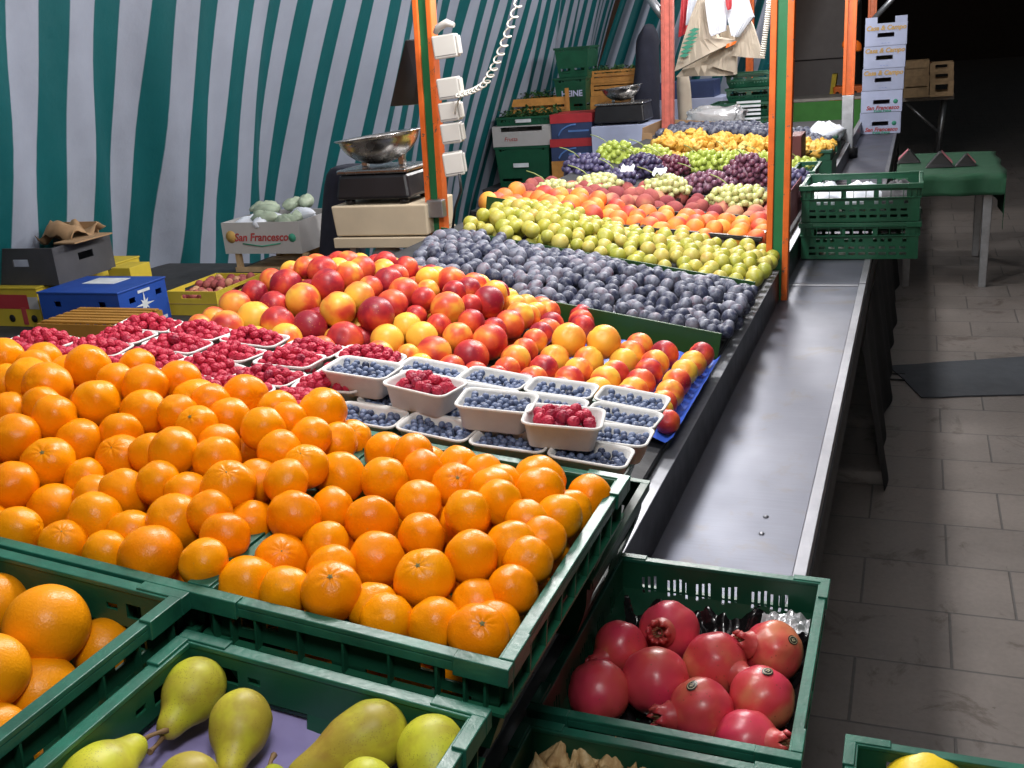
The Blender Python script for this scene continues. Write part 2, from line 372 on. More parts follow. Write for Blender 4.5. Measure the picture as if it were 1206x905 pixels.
def tag(o, label, cat, group=None, kind=None):
    if label: o['label'] = label
    if cat: o['category'] = cat
    if group: o['group'] = group
    if kind: o['kind'] = kind
    return o
def thing(name, label, cat, mat=None, group=None):
    o = bpy.data.objects.new(name, None); COL.objects.link(o); o.empty_display_size = .05
    if mat is not None: o.matrix_world = mat if isinstance(mat, Matrix) else Matrix.Translation(mat)
    return tag(o, label, cat, group)
def place(name, me, mat, parent=None):
    o = bpy.data.objects.new(name, me); COL.objects.link(o)
    if parent is not None: o.parent = parent
    o.matrix_local = mat; return o
def rand_rot(): 
    q = rng.normal(size=4); q /= np.linalg.norm(q)
    from mathutils import Quaternion
    return Quaternion(q).to_matrix().to_4x4()
def axis_rot(d, spin=None):
    """rotation taking +Z to direction d, with a random spin"""
    d = Vector(d).normalized(); q = Vector((0, 0, 1)).rotation_difference(d)
    return q.to_matrix().to_4x4() @ Matrix.Rotation(random.uniform(0, 6.28) if spin is None else spin, 4, 'Z')
def ball(seg, rings, fn, smooth=True):
    """closed surface: fn(theta from +z, phi) -> point"""
    mb = MB(); bm = mb.bm
    top = bm.verts.new(Vector(fn(0, 0))); bot = bm.verts.new(Vector(fn(math.pi, 0))); rows = []
    for j in range(1, rings):
        th = math.pi*j/rings; rows.append([bm.verts.new(Vector(fn(th, 2*math.pi*k/seg))) for k in range(seg)])
    for k in range(seg):
        bm.faces.new((top, rows[0][k], rows[0][(k+1) % seg])); bm.faces.new((bot, rows[-1][(k+1) % seg], rows[-1][k]))
        for A, B in zip(rows, rows[1:]): bm.faces.new((A[k], B[k], B[(k+1) % seg], A[(k+1) % seg]))
    for f in bm.faces: f.smooth = smooth
    return mb
_FC = {}
def text_mesh(txt, size, mat, shear=0, offset=0, extrude=.0004):
    cu = bpy.data.curves.new('lettering', 'FONT'); cu.body = txt; cu.size = size; cu.shear = shear; cu.extrude = extrude
    cu.align_x = 'CENTER'; cu.align_y = 'CENTER'; cu.offset = offset; cu.resolution_u = 3
    o = bpy.data.objects.new('tmp', cu); COL.objects.link(o); bpy.context.view_layer.update()
    me = bpy.data.meshes.new_from_object(o.evaluated_get(bpy.context.evaluated_depsgraph_get()))
    bpy.data.objects.remove(o); bpy.data.curves.remove(cu)
    me.materials.clear(); me.materials.append(mat); return me
FACE_FRONT = Matrix.Rotation(R(90), 4, 'X')          # text in the x-z plane, read from -y
def letter(txt, size, mat, parent, x, y, z, shear=0, offset=0, rot=0, name='lettering', label=None, side=None):
    me = text_mesh(txt, size, mat, shear, offset)
    T = Matrix.Translation((x, y, z)) @ (Matrix.Rotation(R(90), 4, 'Z') if side == 'x' else Matrix.Identity(4)) @ FACE_FRONT @ Matrix.Rotation(R(rot), 4, 'Z')
    o = place(name, me, T, parent)
    if label: o['label'] = label
    return o

# ------------------------------------------------------------------ crates
def crate_holes(style, w, h, side):
    H = []
    if style == 'A':
        for s in (0, 1):
            def X(a, b): return (a, b) if s == 0 else (w-b, w-a)
            H.append((*X(.040, .060), h-.036, h-.018)); H.append((*X(.072, .087), h-.030, h-.022))
            H.append((*X(.030, w/2-.020), .052, .074))
            for k in range(5): a = .035+k*(w/2-.06)/5; H.append((*X(a, a+.008), .030, .040))
    elif style == 'B':
        groups = [(.05, 3), (.095, 4), (.145, 3), (w-.15, 3), (w-.10, 4), (w-.055, 2)] if w < .42 else [(.05, 4), (.12, 4), (.19, 4), (w-.22, 4), (w-.15, 4), (w-.07, 3)]
        for x0, n in groups:
            for k in range(n):
                dv = .006*((k*7) % 3)
                H.append((x0+k*.0105-.012, x0+k*.0105-.0075, h-.062+dv*.5, h-.030+dv*.4))
        for k in range(6): a = .03+k*(w-.06)/6; H.append((a, a+.03, .018, .026))
    elif style == 'C':
        n = 3; ws = (w-.14)/n
        for k in range(n): H.append((.05+k*(ws+.02), .05+k*(ws+.02)+ws, h-.055, h-.025))
        for k in range(14): a = .03+k*(w-.06)/14; H.append((a, a+(w-.06)/14*.55, .075 if k % 4 else .09, h-.068))
        for k in range(10): a = .03+k*(w-.06)/10; H.append((a, a+(w-.06)/10*.7, .018, .030)); H.append((a, a+(w-.06)/10*.6, .045, .055))
    elif style == 'K':   # black tray with wide windows
        n = 4; ws = (w-.05)/n
        for k in range(n): H.append((.03+k*ws, .03+k*ws+ws-.012, .022, h-.016))
    return H

def make_crate(F, w, d, h, label, style='A', mat='green', rim='green_rim', group=None, name='plastic_crate', cat='crate', floor=True, t=.003, detail=True):
    base = F @ Matrix.Translation((w/2, d/2, -h)); w -= .022; d -= .022
    root = thing(name, label, cat, base, group)
    I = Matrix.Identity(4); Tr = Matrix.Translation; Z90 = Matrix.Rotation(R(90), 4, 'Z')
    m = MAT[mat]
    for T, L in ((Tr((-w/2, -d/2, 0)), w), (Tr((-w/2, d/2-t, 0)), w), (Tr((-w/2+t, -d/2+t, 0)) @ Z90, d-2*t), (Tr((w/2, -d/2+t, 0)) @ Z90, d-2*t)):
        b = MB(); b.panel(T, L, h-.004, crate_holes(style, L, h, 0), t); b.build('wall', m, root)
    r = MB(); o = .011
    for s in (-1, 1):
        y0, y1 = sorted((s*(d/2-t-.001), s*(d/2+o))); r.box(-w/2-o, w/2+o, y0, y1, h-.0035, h+.0025)
        x0, x1 = sorted((s*(w/2-t-.001), s*(w/2+o))); r.box(x0, x1, -d/2+t+.0012, d/2-t-.0012, h-.0035, h+.0025)
        y0, y1 = sorted((s*(d/2+o-.0025), s*(d/2+o-.0002))); r.box(-w/2-o+.003, w/2+o-.003, y0, y1, h-.015, h-.0037)
        x0, x1 = sorted((s*(w/2+o-.0025), s*(w/2+o-.0002))); r.box(x0, x1, -d/2-o+.004, d/2+o-.004, h-.015, h-.0037)
        for q in (-1, 1):
            if detail:
                x0, x1 = sorted((q*(w/2-.045), q*(w/2+o+.003))); y0, y1 = sorted((s*(d/2-.001), s*(d/2+o+.003)))
                r.box(x0, x1, y0, y1, h-.017, h+.0045)
                x0, x1 = sorted((q*(w/2-.001), q*(w/2+o+.003))); y0, y1 = sorted((s*(d/2-.050), s*(d/2-.0012)))
                r.box(x0, x1, y0, y1, h-.017, h+.0055)
    if style == 'K':
        pass
    r.build('rim', MAT[rim], root, bevel=.0020 if detail else .001)
    if detail:
        r = MB()
        for s in (-1, 1):
            y0, y1 = sorted((s*(d/2+.0003), s*(d/2+.0098))); r.box(-w/2-.009, w/2+.009, y0, y1, h-.056, h-.052)
            x0, x1 = sorted((s*(w/2+.0003), s*(w/2+.0098))); r.box(x0, x1, -d/2, d/2, h-.056, h-.052)
            n = int(w/.05)
            for k in range(n+1):
                for off in ((0, .022) if k in (0, n) else (0,)):
                    x = -w/2+.012+k*(w-.024)/n + (off if k == 0 else -off); r.box(x-.0013, x+.0013, y0, y1, h-.0515, h-.0155)
            n = int(d/.05)
            for k in range(n+1):
                y = -d/2+.012+k*(d-.024)/n; r.box(x0, x1, y-.0013, y+.0013, h-.0515, h-.0155)
            for q in (-1, 1):    # corner columns down to the foot
                xa, xb = sorted((q*(w/2-.03), q*(w/2+.004))); ya, yb = sorted((s*(d/2+.0003), s*(d/2+.004)))
                r.box(xa, xb, ya, yb, .002, h-.057)
                xa, xb = sorted((q*(w/2+.0003), q*(w/2+.004))); ya, yb = sorted((s*(d/2-.03), s*(d/2-.0003)))
                r.box(xa, xb, ya, yb, .002, h-.057)
        r.build('outer_ribs', m, root)
    if floor:
        b = MB(); b.box(-w/2+t, w/2-t, -d/2+t, d/2-t, .002, .006); b.build('base', m, root)
    if style in 'AB' and h > .09:      # walls draw in below the ribs
        for o in root.children:
            if o.name.split('.')[0] == 'rim': continue
            for v in o.data.vertices:
                k = max(0, (h-.056-v.co.z)/(h-.056))*.020
                v.co.x *= 1-2*k/w; v.co.y *= 1-2*k/d
    return root

# ------------------------------------------------------------------ fruit meshes
def orange_mesh(seed):
    r = random.Random(seed); sq = r.uniform(.88, 1.0); r_c = r.uniform(.008, .034); off = Vector((seed*3.1, seed, 0))
    def fn(th, ph):
        d = Vector((math.sin(th)*math.cos(ph), math.sin(th)*math.sin(ph), math.cos(th)))
        rad = 1+.060*mn.noise(d*1.4+off)+.022*mn.noise(d*3.2+off)+.007*mn.noise(d*9+off)
        dim = math.exp(-(th/.20)**2); rad -= .075*dim
        cre = math.exp(-((th-.32)/.20)**2); rad -= r_c*cre*max(0, math.cos(ph*9+seed+1.2*math.sin(ph*2)))
        db = math.exp(-((math.pi-th)/.14)**2); rad -= .03*db
        return (d.x*rad, d.y*rad, d.z*rad*sq)
    return ball(40, 26, fn).mesh('orange', MAT['orange'])
ORANGE = [orange_mesh(s) for s in range(9)]
def calyx_mesh():
    b = MB()
    b.loops([[((.055+.05*(k % 2))*math.cos(k*math.pi/5), (.055+.05*(k % 2))*math.sin(k*math.pi/5), z) for k in range(10)] for z in (0, .02)], cap0=True, cap1=True)
    b.tube([(0, 0, .0), (0, 0, .045)], .03, 7)
    return b.mesh('calyx', MAT['calyx'])
CALYX = calyx_mesh()
def large_orange_mesh():
    off = Vector((9, 2, 0))
    def fn(th, ph):
        d = Vector((math.sin(th)*math.cos(ph), math.sin(th)*math.sin(ph), math.cos(th))); rad = 1+.015*mn.noise(d*1.7+off); rad -= .04*math.exp(-(th/.2)**2)
        return d*rad
    return ball(48, 32, fn).mesh('large_orange', MAT['orange_large'])
ORANGE_L = large_orange_mesh()
def stone_fruit(seed, mat, name, groove=.07, sq=1.0, seg=28, rings=18, tip=0):
    off = Vector((seed*2.3, 1, seed))
    def fn(th, ph):
        d = Vector((math.sin(th)*math.cos(ph), math.sin(th)*math.sin(ph), math.cos(th)))
        rad = 1+.02*mn.noise(d*1.5+off)-.10*math.exp(-(th/.28)**2)+tip*math.exp(-((math.pi-th)/.25)**2)
        a = abs((ph+math.pi) % (2*math.pi)-math.pi); rad -= groove*math.exp(-(a/.16)**2)*math.sin(th)**1.5*(.5+.5*math.cos(th*.8))
        return (d.x*rad, d.y*rad, d.z*rad*sq)
    return ball(seg, rings, fn).mesh(name, MAT[mat])
NECT_Y = stone_fruit(2, 'nectarine_yellow', 'nectarine', .07, .98)
NECT = [stone_fruit(s, 'nectarine', 'nectarine', .07, .98) for s in range(4)]
APRI = [stone_fruit(s, 'apricot', 'peach', .08, .95) for s in range(3)]
FLAT = [stone_fruit(s, 'flat_peach', 'pink_peach', .08, .85) for s in range(2)]
PLUM = [stone_fruit(s, 'plum', 'plum', .05, 1.28, 18, 13) for s in range(3)]
PLUMF = [stone_fruit(5, 'plum_far', 'plum', .05, 1.25, 14, 10)]
GAGE = [stone_fruit(s, 'greengage', 'greengage', .05, .97, 18, 13) for s in range(3)]
PLUMR = [stone_fruit(8, 'flat_peach', 'red_plum', .05, 1.05, 14, 10)]
LEMON = stone_fruit(3, 'lemon', 'yellow_citrus', 0, 1.12, 36, 24, tip=.08)
def raspberry_mesh(seed):
    pts = []; n = 46
    for i in range(n):
        z = 1-2*(i+.5)/n; a = i*2.39996+seed; q = math.sqrt(1-z*z); pts.append(Vector((q*math.cos(a), q*math.sin(a), z)))
    def fn(th, ph):
        d = Vector((math.sin(th)*math.cos(ph), math.sin(th)*math.sin(ph), math.cos(th)))
        m = max(d.dot(p) for p in pts); ang = math.acos(min(1, m)); bumpy = math.sqrt(max(0, 1-(ang/.30)**2)) if ang < .30 else 0
        taper = 1-.16*d.z
        rad = .86+.17*bumpy; rad -= .25*math.exp(-((math.pi-th)/.35)**2)
        return (d.x*rad*taper, d.y*rad*taper, d.z*rad*1.12)
    return ball(40, 26, fn).mesh('raspberry', MAT['raspberry'])
RASP = [raspberry_mesh(s) for s in range(3)]
def blueberry_mesh():
    def fn(th, ph):
        d = Vector((math.sin(th)*math.cos(ph), math.sin(th)*math.sin(ph), math.cos(th)))
        rad = 1-.16*math.exp(-(th/.22)**2)+.06*math.exp(-((th-.42)/.10)**2)*(.6+.4*math.cos(5*ph))
        return (d.x*rad, d.y*rad, d.z*rad*.88)
    return ball(16, 13, fn).mesh('blueberry', MAT['blueberry'])
BLUE = [blueberry_mesh()]
def lump_mesh(seed):
    off = Vector((seed*5.1, 0, 3))
    def fn(th, ph):
        d = Vector((math.sin(th)*math.cos(ph), math.sin(th)*math.sin(ph), math.cos(th)))
        rad = .8+.5*mn.noise(d*1.8+off)+.25*mn.noise(d*4+off); return (d.x*rad*1.3, d.y*rad*.8, d.z*rad*.8)
    return ball(18, 12, fn).mesh('golden_produce', MAT['chanterelle'])
LUMP = [lump_mesh(s) for s in range(4)]

# ------------------------------------------------------------------ heaps
def on_surface(px, py, Fi, hfun, t0=.4, t1=14, step=.006):
    """first point of the pixel ray under the heap surface hfun in the frame whose inverse is Fi"""
    r = ray(px, py); t = t0
    while t < t1:
        q = Fi @ (EYE+r*t)
        if q.z < hfun(q.x, q.y): return t
        t += step
    return None
def settle(items, iters=60, lim=.035, frac=.90):
    """items: [r_px, ray, t]; slide along the view rays until overlapping fruit part"""
    n = len(items); D = np.array([tuple(i[1]) for i in items]); t = np.array([i[2] for i in items]); t0 = t.copy()
    f = np.array(tuple(FWD)); k = (D @ f)/F_PX; rp = np.array([i[0] for i in items])
    rad = np.clip(rp*k*t, *items[0][3])
    for _ in range(iters):
        P = D*t[:, None]; d = P[:, None]-P[None]; dist = np.sqrt((d**2).sum(-1))+np.eye(n)*9
        ov = frac*(rad[:, None]+rad[None])-dist; ov[ov < 0] = 0
        sgn = np.sign(t[:, None]-t[None])
        t += np.clip((ov*sgn).sum(1)*.35, -.008, .008); t = np.clip(t, t0-lim, t0+lim)
    return D*t[:, None]+np.array(tuple(EYE)), rad
def dart(n_try, sampler, hfun, r, existing, layers=(0, 1.55), close=1.80, jitter=.25, rj=.06):
    """layered random packing in a local frame: centres just under hfun, then one layer deeper"""
    P = [np.array(e) for e in existing]; out = []
    A = np.array([p[:3] for p in P]) if P else np.zeros((0, 3)); Rr = np.array([p[3] for p in P]) if P else np.zeros(0)
    for L in layers:
        for _ in range(n_try):
            x, y = sampler(); ri = r*(1+random.uniform(-rj, rj)); z = hfun(x, y)-L*r-random.uniform(0, jitter)*r
            if z < ri*.9: 
                if L > 0: continue
                z = ri*.9
            c = np.array((x, y, z))
            if len(A):
                if np.any(((A-c)**2).sum(1) < (close/2*(Rr+ri))**2): continue
            A = np.vstack([A, c]); Rr = np.append(Rr, ri); out.append((x, y, z, ri))
    return out
_MC = {}
def metric_copy(m):
    """the same skin for a mesh built in metres"""
    c = m.copy(); c.name = m.name+'_joined'
    for n in c.node_tree.nodes:
        if n.type == 'VECT_MATH' and n.operation == 'SCALE': n.inputs['Scale'].default_value = 1.0
    return c
def joined(name, parts):
    """many placed meshes as one mesh"""
    V, L, S, off = [], [], [], 0
    for me, M in parts:
        if me.name not in _MC:
            v = np.zeros(len(me.vertices)*3); me.vertices.foreach_get('co', v)
            l = np.zeros(len(me.loops), np.int32); me.loops.foreach_get('vertex_index', l)
            t = np.zeros(len(me.polygons), np.int32); me.polygons.foreach_get('loop_total', t); _MC[me.name] = (v.reshape(-1, 3), l, t)
        v, l, t = _MC[me.name]; A = np.array(M)
        V.append(v @ A[:3, :3].T+A[:3, 3]); L.append(l+off); S.append(t); off += len(v)
    V, L, S = np.concatenate(V), np.concatenate(L), np.concatenate(S)
    me = bpy.data.meshes.new(name); me.vertices.add(len(V)); me.vertices.foreach_set('co', V.ravel())
    me.loops.add(len(L)); me.loops.foreach_set('vertex_index', L.astype(np.int32))
    me.polygons.add(len(S)); me.polygons.foreach_set('loop_start', np.concatenate([[0], np.cumsum(S)[:-1]]).astype(np.int32))
    me.polygons.foreach_set('use_smooth', np.ones(len(S), bool)); me.update(calc_edges=True); me.validate()
    me.materials.append(parts[0][0].materials[0]); return me
def scatter(name, meshes, pts, label, cat, group, rot=None, cap=300, stuff_label=None, squash=None):
    """one object per fruit; past cap, the ones that show smallest become one stuff object"""
    pts = sorted(pts, key=lambda p: -p[1]/max(.1, depth(p[0])))
    objs = []
    for c, r in pts[:cap]:
        M = Matrix.Translation(c) @ (rot() if rot else rand_rot()) @ Matrix.Scale(r, 4)
        o = place(name, random.choice(meshes), M); tag(o, label(c) if callable(label) else label, cat, group); objs.append(o)
    rest = pts[cap:]
    if rest:
        me = joined(name, [(random.choice(meshes), Matrix.Translation(c) @ rand_rot() @ Matrix.Scale(r, 4)) for c, r in rest])
        me.materials[0] = metric_copy(me.materials[0])
        o = place(name, me, Matrix.Identity(4)); tag(o, stuff_label, cat, None, 'stuff')
    return objs

# ================================================================== SETTING
def ground():
    b = MB(); b.quad([(-60, -20, 0), (60, -20, 0), (60, 90, 0), (-60, 90, 0)]); o = b.build('ground', MAT['paving']); o['kind'] = 'structure'
ground()
b = MB(); b.box(-60, 60, 42, 43, 0, 14); o = b.build('building', MAT['facade']); tag(o, 'dark unlit building front far behind the market stalls', 'building')
# grey van wall behind the far stall
w0 = on_y(790, 60, 17.0).x; w1 = on_y(1006, 60, 17.0).x
t = thing('parked_van', 'plain grey van side standing behind the hanging bags and the far table', 'van', (0, 17.0, 0))
b = MB(); b.box(w0-1.5, w1, 0, 1.9, .35, on_y(950, 71, 17.0).z-.012); b.build('lower_panel', MAT['wall_grey'], t, bevel=.01)
b = MB(); b.box(w0-1.5, w1, .012, 1.9, on_y(950, 71, 17.0).z, 3.4); b.build('upper_panel', MAT['wall_grey'], t, bevel=.01)
for xx in (w0-1.0, w1-.5):
    for yy in (.18, 1.5):
        b = MB(); b.lathe([(0, -.1), (.22, -.1), (.33, -.08), (.33, .08), (.22, .1), (0, .1)], 20, Matrix.Translation((xx, yy, .33)) @ Matrix.Rotation(R(90), 4, 'Y')); b.build('wheel', MAT['cable'], t)

# ================================================================== COUNTER
LX0, LX1, LZ = -.465, -.160, .73
FD = frame(-.48, 0, CAMZ-.850, 10)       # fruit deck
FB = frame(-.52, 0, CAMZ-.787, 6)        # crates behind the greengages
ctr = thing('market_counter', 'long market counter with a sloping fruit deck and a steel ledge along its front', 'counter', (-.9, 0, 0))
Tc = Matrix.Translation((.9, 0, 0))
def cpart(name, m, mb, **k): 
    o = mb.build(name, m, ctr, **k); return o
def cbox(name, m, x0, x1, y0, y1, z0, z1, **k):
    b = MB(); b.box(x0+.9, x1+.9, y0, y1, z0, z1); return cpart(name, MAT[m], b, **k)
for a, e in ((-.30, 4.165), (4.185, 6.98), (7.0, 10.6)):
    cbox('ledge_panel', 'ledge', LX0, LX1-.026, a, e, LZ-.012, LZ, bevel=.001)
    cbox('ledge_edge', 'alu', LX1-.0255, LX1, a, e, LZ-.03, LZ+.0035, bevel=.0015)
    cbox('seam_strip', 'alu', LX0+.001, LX1-.027, e-.03, e-.002, LZ+.0005, LZ+.0030, bevel=.0008)
cbox('fascia', 'grey_mat', LX1-.012, LX1+.004, -.3, 10.6, LZ-.13, LZ-.031)
for px, py in ((902, 609), (897, 629)):
    p = on_z(px, py, LZ); b = MB(); b.lathe([(.0062, 0), (.0056, .0018), (.003, .0032), (0.0002, .0036)], 14, Matrix.Translation((p.x+.9, p.y, LZ+.0003))); cpart('rivet', MAT['alu'], b)
# rail between deck and ledge
cbox('rail', 'black_plastic', LX0-.006, LX0+.001, -.3, 10.6, LZ-.02, CAMZ-.8885)
cbox('rail_cap', 'worn_alu', LX0-.030, LX0+.002, -.3, 10.6, CAMZ-.888, CAMZ-.884, bevel=.001)
# deck boards
b = MB(); T = Matrix.Translation((.9, 0, 0)) @ FD
b.box(-1.22, -.012, -.2, 8.6, -.03, -.012, T); cpart('deck_board', MAT['grey_mat'], b)
for yy in (.2, 3.1, 6.0, 8.4):
    for xx, top in ((-.62, .80), (-1.55, .98)):
        cbox('leg', 'galv', xx-.02, xx+.02, yy-.02, yy+.02, 0, top)
# black skirt below the ledge
b = MB()
def skirt(u, v):
    y = 3.75+u*6.7; k = .012*math.sin(u*88)+.010*math.sin(u*37+1)
    return (LX1+.010+(1-v)*(.085-.03*u)+k*(1-v*.8), y+(1-v)*.06*(1-u*2), .005+v*(LZ-.14))
b.grid(120, 8, skirt); o = b.build('counter_skirt', MAT['black_cloth']); tag(o, 'black cloth skirt hanging to the paving below the far half of the steel ledge', 'cloth')

# ================================================================== FRONT CRATES
FO = frame(-.7055, .771, CAMZ-.5306, 6)
G1 = 'green plastic crates at the front of the counter'
W_, D_, H_ = .362, .462, .122
Tr = Matrix.Translation
cr_R = make_crate(FO, W_, D_, H_, 'green crate heaped with oranges right behind the pear crate', 'A', group=G1)
cr_L = make_crate(FO @ Tr((-.366, 0, 0)), W_, D_, H_, 'green crate of heaped oranges behind the crate of large oranges', 'A', group=G1)
cr_LL = make_crate(FO @ Tr((-.732, 0, 0)), W_, D_, H_, 'green crate of oranges at the far left edge beside the raspberries', 'A', group=G1)
cr_BO = make_crate(FO @ Tr((-.366, -.468, 0)), W_, D_, H_, 'green crate holding a few large smooth oranges, left of the pear crate', 'A', group=G1)
FP = frame(-.700, .285, CAMZ-.563, 6)
cr_P = make_crate(FP, .345, .46, H_, 'green crate with pears lying on purple paper', 'A', group=G1)
FM = frame(-.466, 1.103, CAMZ-.870, 1.5)
cr_M = make_crate(FM, W_, D_, .128, 'green crate of pomegranates standing on the steel ledge', 'B', group=G1)
FH = frame(-.462, 1.103-.0245-.46-.002, CAMZ-.868, 1.5)
cr_H = make_crate(FH, W_, D_, .104, 'green crate of dry papery husks in front of the pomegranate crate', 'B', group=G1)
p = on_z(988, 862, .80); FLm = Matrix.Translation((p.x+.012, p.y-.472, .80))
cr_Y = make_crate(FLm, W_, D_, .13, 'green crate of yellow citrus fruit in the bottom right corner', 'A', group=G1)
# stand under the citrus crate
st = thing('display_stand', 'small dark stand under the crate of yellow citrus fruit', 'stand', FLm @ Tr((W_/2, D_/2, -.80)))
b = MB(); b.box(-.19, .19, -.24, .24, .645, .668); b.build('top_board', MAT['grey_mat'], st)
for sx in (-1, 1):
    for sy in (-1, 1): b = MB(); b.box(sx*.17-.015, sx*.17+.015, sy*.22-.015, sy*.22+.015, 0, .644); b.build('leg', MAT['galv'], st)
# crates that carry the front row
G2 = 'empty green crates stacked under the fruit crates'
for i, (fx, fy) in enumerate(((0, 0), (-.377, 0), (-.754, 0), (-.377, -.478))):
    make_crate(FO @ Tr((fx-.10, fy, -(H_+.004))), W_, D_, H_, 'empty green crate stacked below the orange crates', 'A', group=G2, detail=False, mat='green_dark', rim='green_dark')
make_crate(FP @ Tr((-.10, 0, -(H_+.004))), .345, .46, H_, 'empty green crate stacked below the pear crate', 'A', group=G2, detail=False, mat='green_dark', rim='green_dark')
for i in range(3):
    for k in (1, 2):
        make_crate(FO @ Tr((-.80+i*.377, .478, -.042-(k-1)*.139)), W_, .36, H_, 'empty green crate stacked below the berry punnets', 'A', group=G2, detail=False, mat='green_dark', rim='green_dark')

# ---- oranges, measured
OR = """3 423 25;40 433 22;35 448 27;8 452 24;56 455 28;104 432 26;161 431 22;136 450 21;171 456 27;212 450 26;113 475 28;169 486 28;12 486 25;50 478 22;64 493 28;18 516 29;93 521 29;
143 511 26;210 488 24;248 475 20;232 502 23 s;270 493 25;327 484 25;310 506 26;340 497 22;58 546 31 s;143 541 30 s;204 533 30;178 535 25;258 525 25;255 543 29;330 533 27;360 550 27 s;366 515 22;397 521 24;
14 574 31;100 565 24;146 582 31;187 570 25;304 566 26;269 574 32 s;337 568 20;64 600 31;112 585 26;220 583 25;112 612 33;207 615 34;20 626 29;247 605 27;68 645 27 s;155 628 25;120 657 29;176 657 37;238 664 29;265 633 27;297 616 26;346 609 32;
414 518 25 s;401 562 31;454 535 27;453 566 28;526 531 27;487 535 20;497 555 25;540 550 24;536 573 28 s;493 593 28;391 600 26;438 615 32;580 577 26;570 560 22;551 606 29;497 632 30;384 642 29;331 662 34 s;443 660 34;391 672 28;555 657 33;602 645 32;292 691 37;500 682 36 s;379 708 36 s;330 704 28;440 716 30;561 713 27;
512 737 35;617 699 31;557 759 38 s;594 742 28;441 747 29;648 667 20;657 640 27;636 580 30;673 612 27;620 617 22;590 572 24;588 592 22;686 606 16"""
FOi = FO.inverted()
def h_or(x, y):
    a = max(0, min(1, (y-.0)/.30)); base = -.012+.034*a
    if x < -.02: base += .042*max(0, min(1, (y-.10)/.25))
    if y > .40: base -= .035*min(1, (y-.40)/.06)*(1 if x > -.02 else .2)
    if x > .30: base -= .4*(x-.30)
    return base
items = []; flags = []
for tok in OR.replace('\n', '').split(';'):
    q = tok.split(); px, py, rp = map(float, q[:3])
    tt = on_surface(px, py, FOi, h_or)
    items.append((rp, ray(px, py), tt, (.029, .0415))); flags.append(len(q) > 3)
P, RAD = settle(items)
scar_lab = {'58': 'orange with a dark stem end low on the heap at the left edge'}
ex = []; k_s = 0
SC_LAB = ['orange showing a pale star-shaped stem end near the back of the left heap', 'orange at the left with its dimpled stem end turned up', 'orange with a brown cut stem end in the left heap, beside a taller dark-edged gap',
          'orange with a puckered stem end facing right, between the two orange crates', 'orange with a big dark star-shaped stem scar facing the camera, left crate', 'orange with a creased stem end just behind the front rim of the left crate',
          'orange with its stem end turned right at the back rim of the right crate', 'orange with a small pale star near the back of the right crate', 'orange near the left rim of the right crate with a puckered stem end',
          'orange with a neat round green stem scar in the middle of the right crate', 'orange with a folded stem end behind the front rim of the right crate', 'orange with a pale streak at the right front corner of the crate']
for c, r, fl in zip(P, RAD, flags):
    q = FOi @ Vector(c); ex.append((q.x, q.y, q.z, r))
    inR = q.x > -.01
    if q.z < .03:
        q2 = q.copy(); q2.y = min(max(q2.y, r*.97+.017), .445-r*.9); 
        if q.x > .2: q2.x = min(q2.x, .344-r*.95)
        if q2 != q: q = q2; c = FO @ q; ex[-1] = (q.x, q.y, q.z, r)
    if fl:
        d = (EYE-Vector(c)).normalized()+Vector((random.uniform(-.5, .3), random.uniform(-.2, .2), .75))
        lab = SC_LAB[k_s % 12]; k_s += 1
    else:
        d = Vector((random.uniform(-1, 1), random.uniform(.2, 1.5), random.uniform(-1.2, .5)))
        lab = 'plain round orange heaped in the right orange crate' if inR else 'plain round orange heaped in the left orange crates'
    o = place('orange', random.choice(ORANGE), Matrix.Translation(c) @ axis_rot(d) @ Matrix.Scale(r, 4))
    tag(o, lab, 'orange', None if fl else ('oranges heaped in the right crate' if inR else 'oranges heaped in the left crates'))
    if fl: place('calyx', CALYX, Matrix.Translation((0, 0, .885)), o)
def samp_or():
    k = random.random()
    return (random.uniform(.03, .33), random.uniform(.03, .43)) if k < .34 else ((random.uniform(-.35, -.045), random.uniform(.03, .44)) if k < .67 else (random.uniform(-.72, -.41), random.uniform(.03, .44)))
shift = [(a[0], a[1], a[2]+.13, a[3]) for a in ex]
fill = dart(1200, samp_or, lambda x, y: h_or(x, y)+.13-.012, .035, shift, layers=(0, 1.5), close=1.66, jitter=.5)
for x, y, z, r in fill:
    c = FO @ Vector((x, y, z-.13)); inR = x > -.01
    o = place('orange', random.choice(ORANGE), Matrix.Translation(c) @ rand_rot() @ Matrix.Scale(r, 4))
    tag(o, 'plain round orange heaped in the right orange crate' if inR else 'plain round orange heaped in the left orange crates', 'orange', 'oranges heaped in the right crate' if inR else 'oranges heaped in the left crates')

# ---- large oranges
FBO = FO @ Tr((-.377, -.478, 0))
LO = [(55, 738, 49, -.030, 'biggest smooth orange, standing high in the crate left of the pears'), (-6, 712, 37, -.045, 'large orange cut by the left picture edge, behind the biggest orange'), (-12, 792, 45, -.03, 'large orange at the left picture edge in front of the biggest orange'), (122, 764, 36, -.075, 'large orange half hidden right of the biggest orange against the crate wall'),
      (47, 818, 46, -.080, 'large orange lying low in front of the biggest orange'), (-8, 868, 40, -.072, 'large orange low at the left edge by the crate rim'), (14, 893, 34, -.09, 'large orange peeping out between two crate rims at bottom left'), (-70, 850, 44, -.06, 'large orange at the outer left of its crate'), (78, 716, 30, -.09, 'large orange low at the back wall of its crate')]
for px, py, rp, h, lab in LO:
    c = on_frame(px, py, FO, h); r = rp*depth(c)/F_PX
    o = place('large_orange', ORANGE_L, Matrix.Translation(c) @ axis_rot((random.uniform(-1, 1), 1, -.6)) @ Matrix.Scale(r, 4)); tag(o, lab, 'orange')

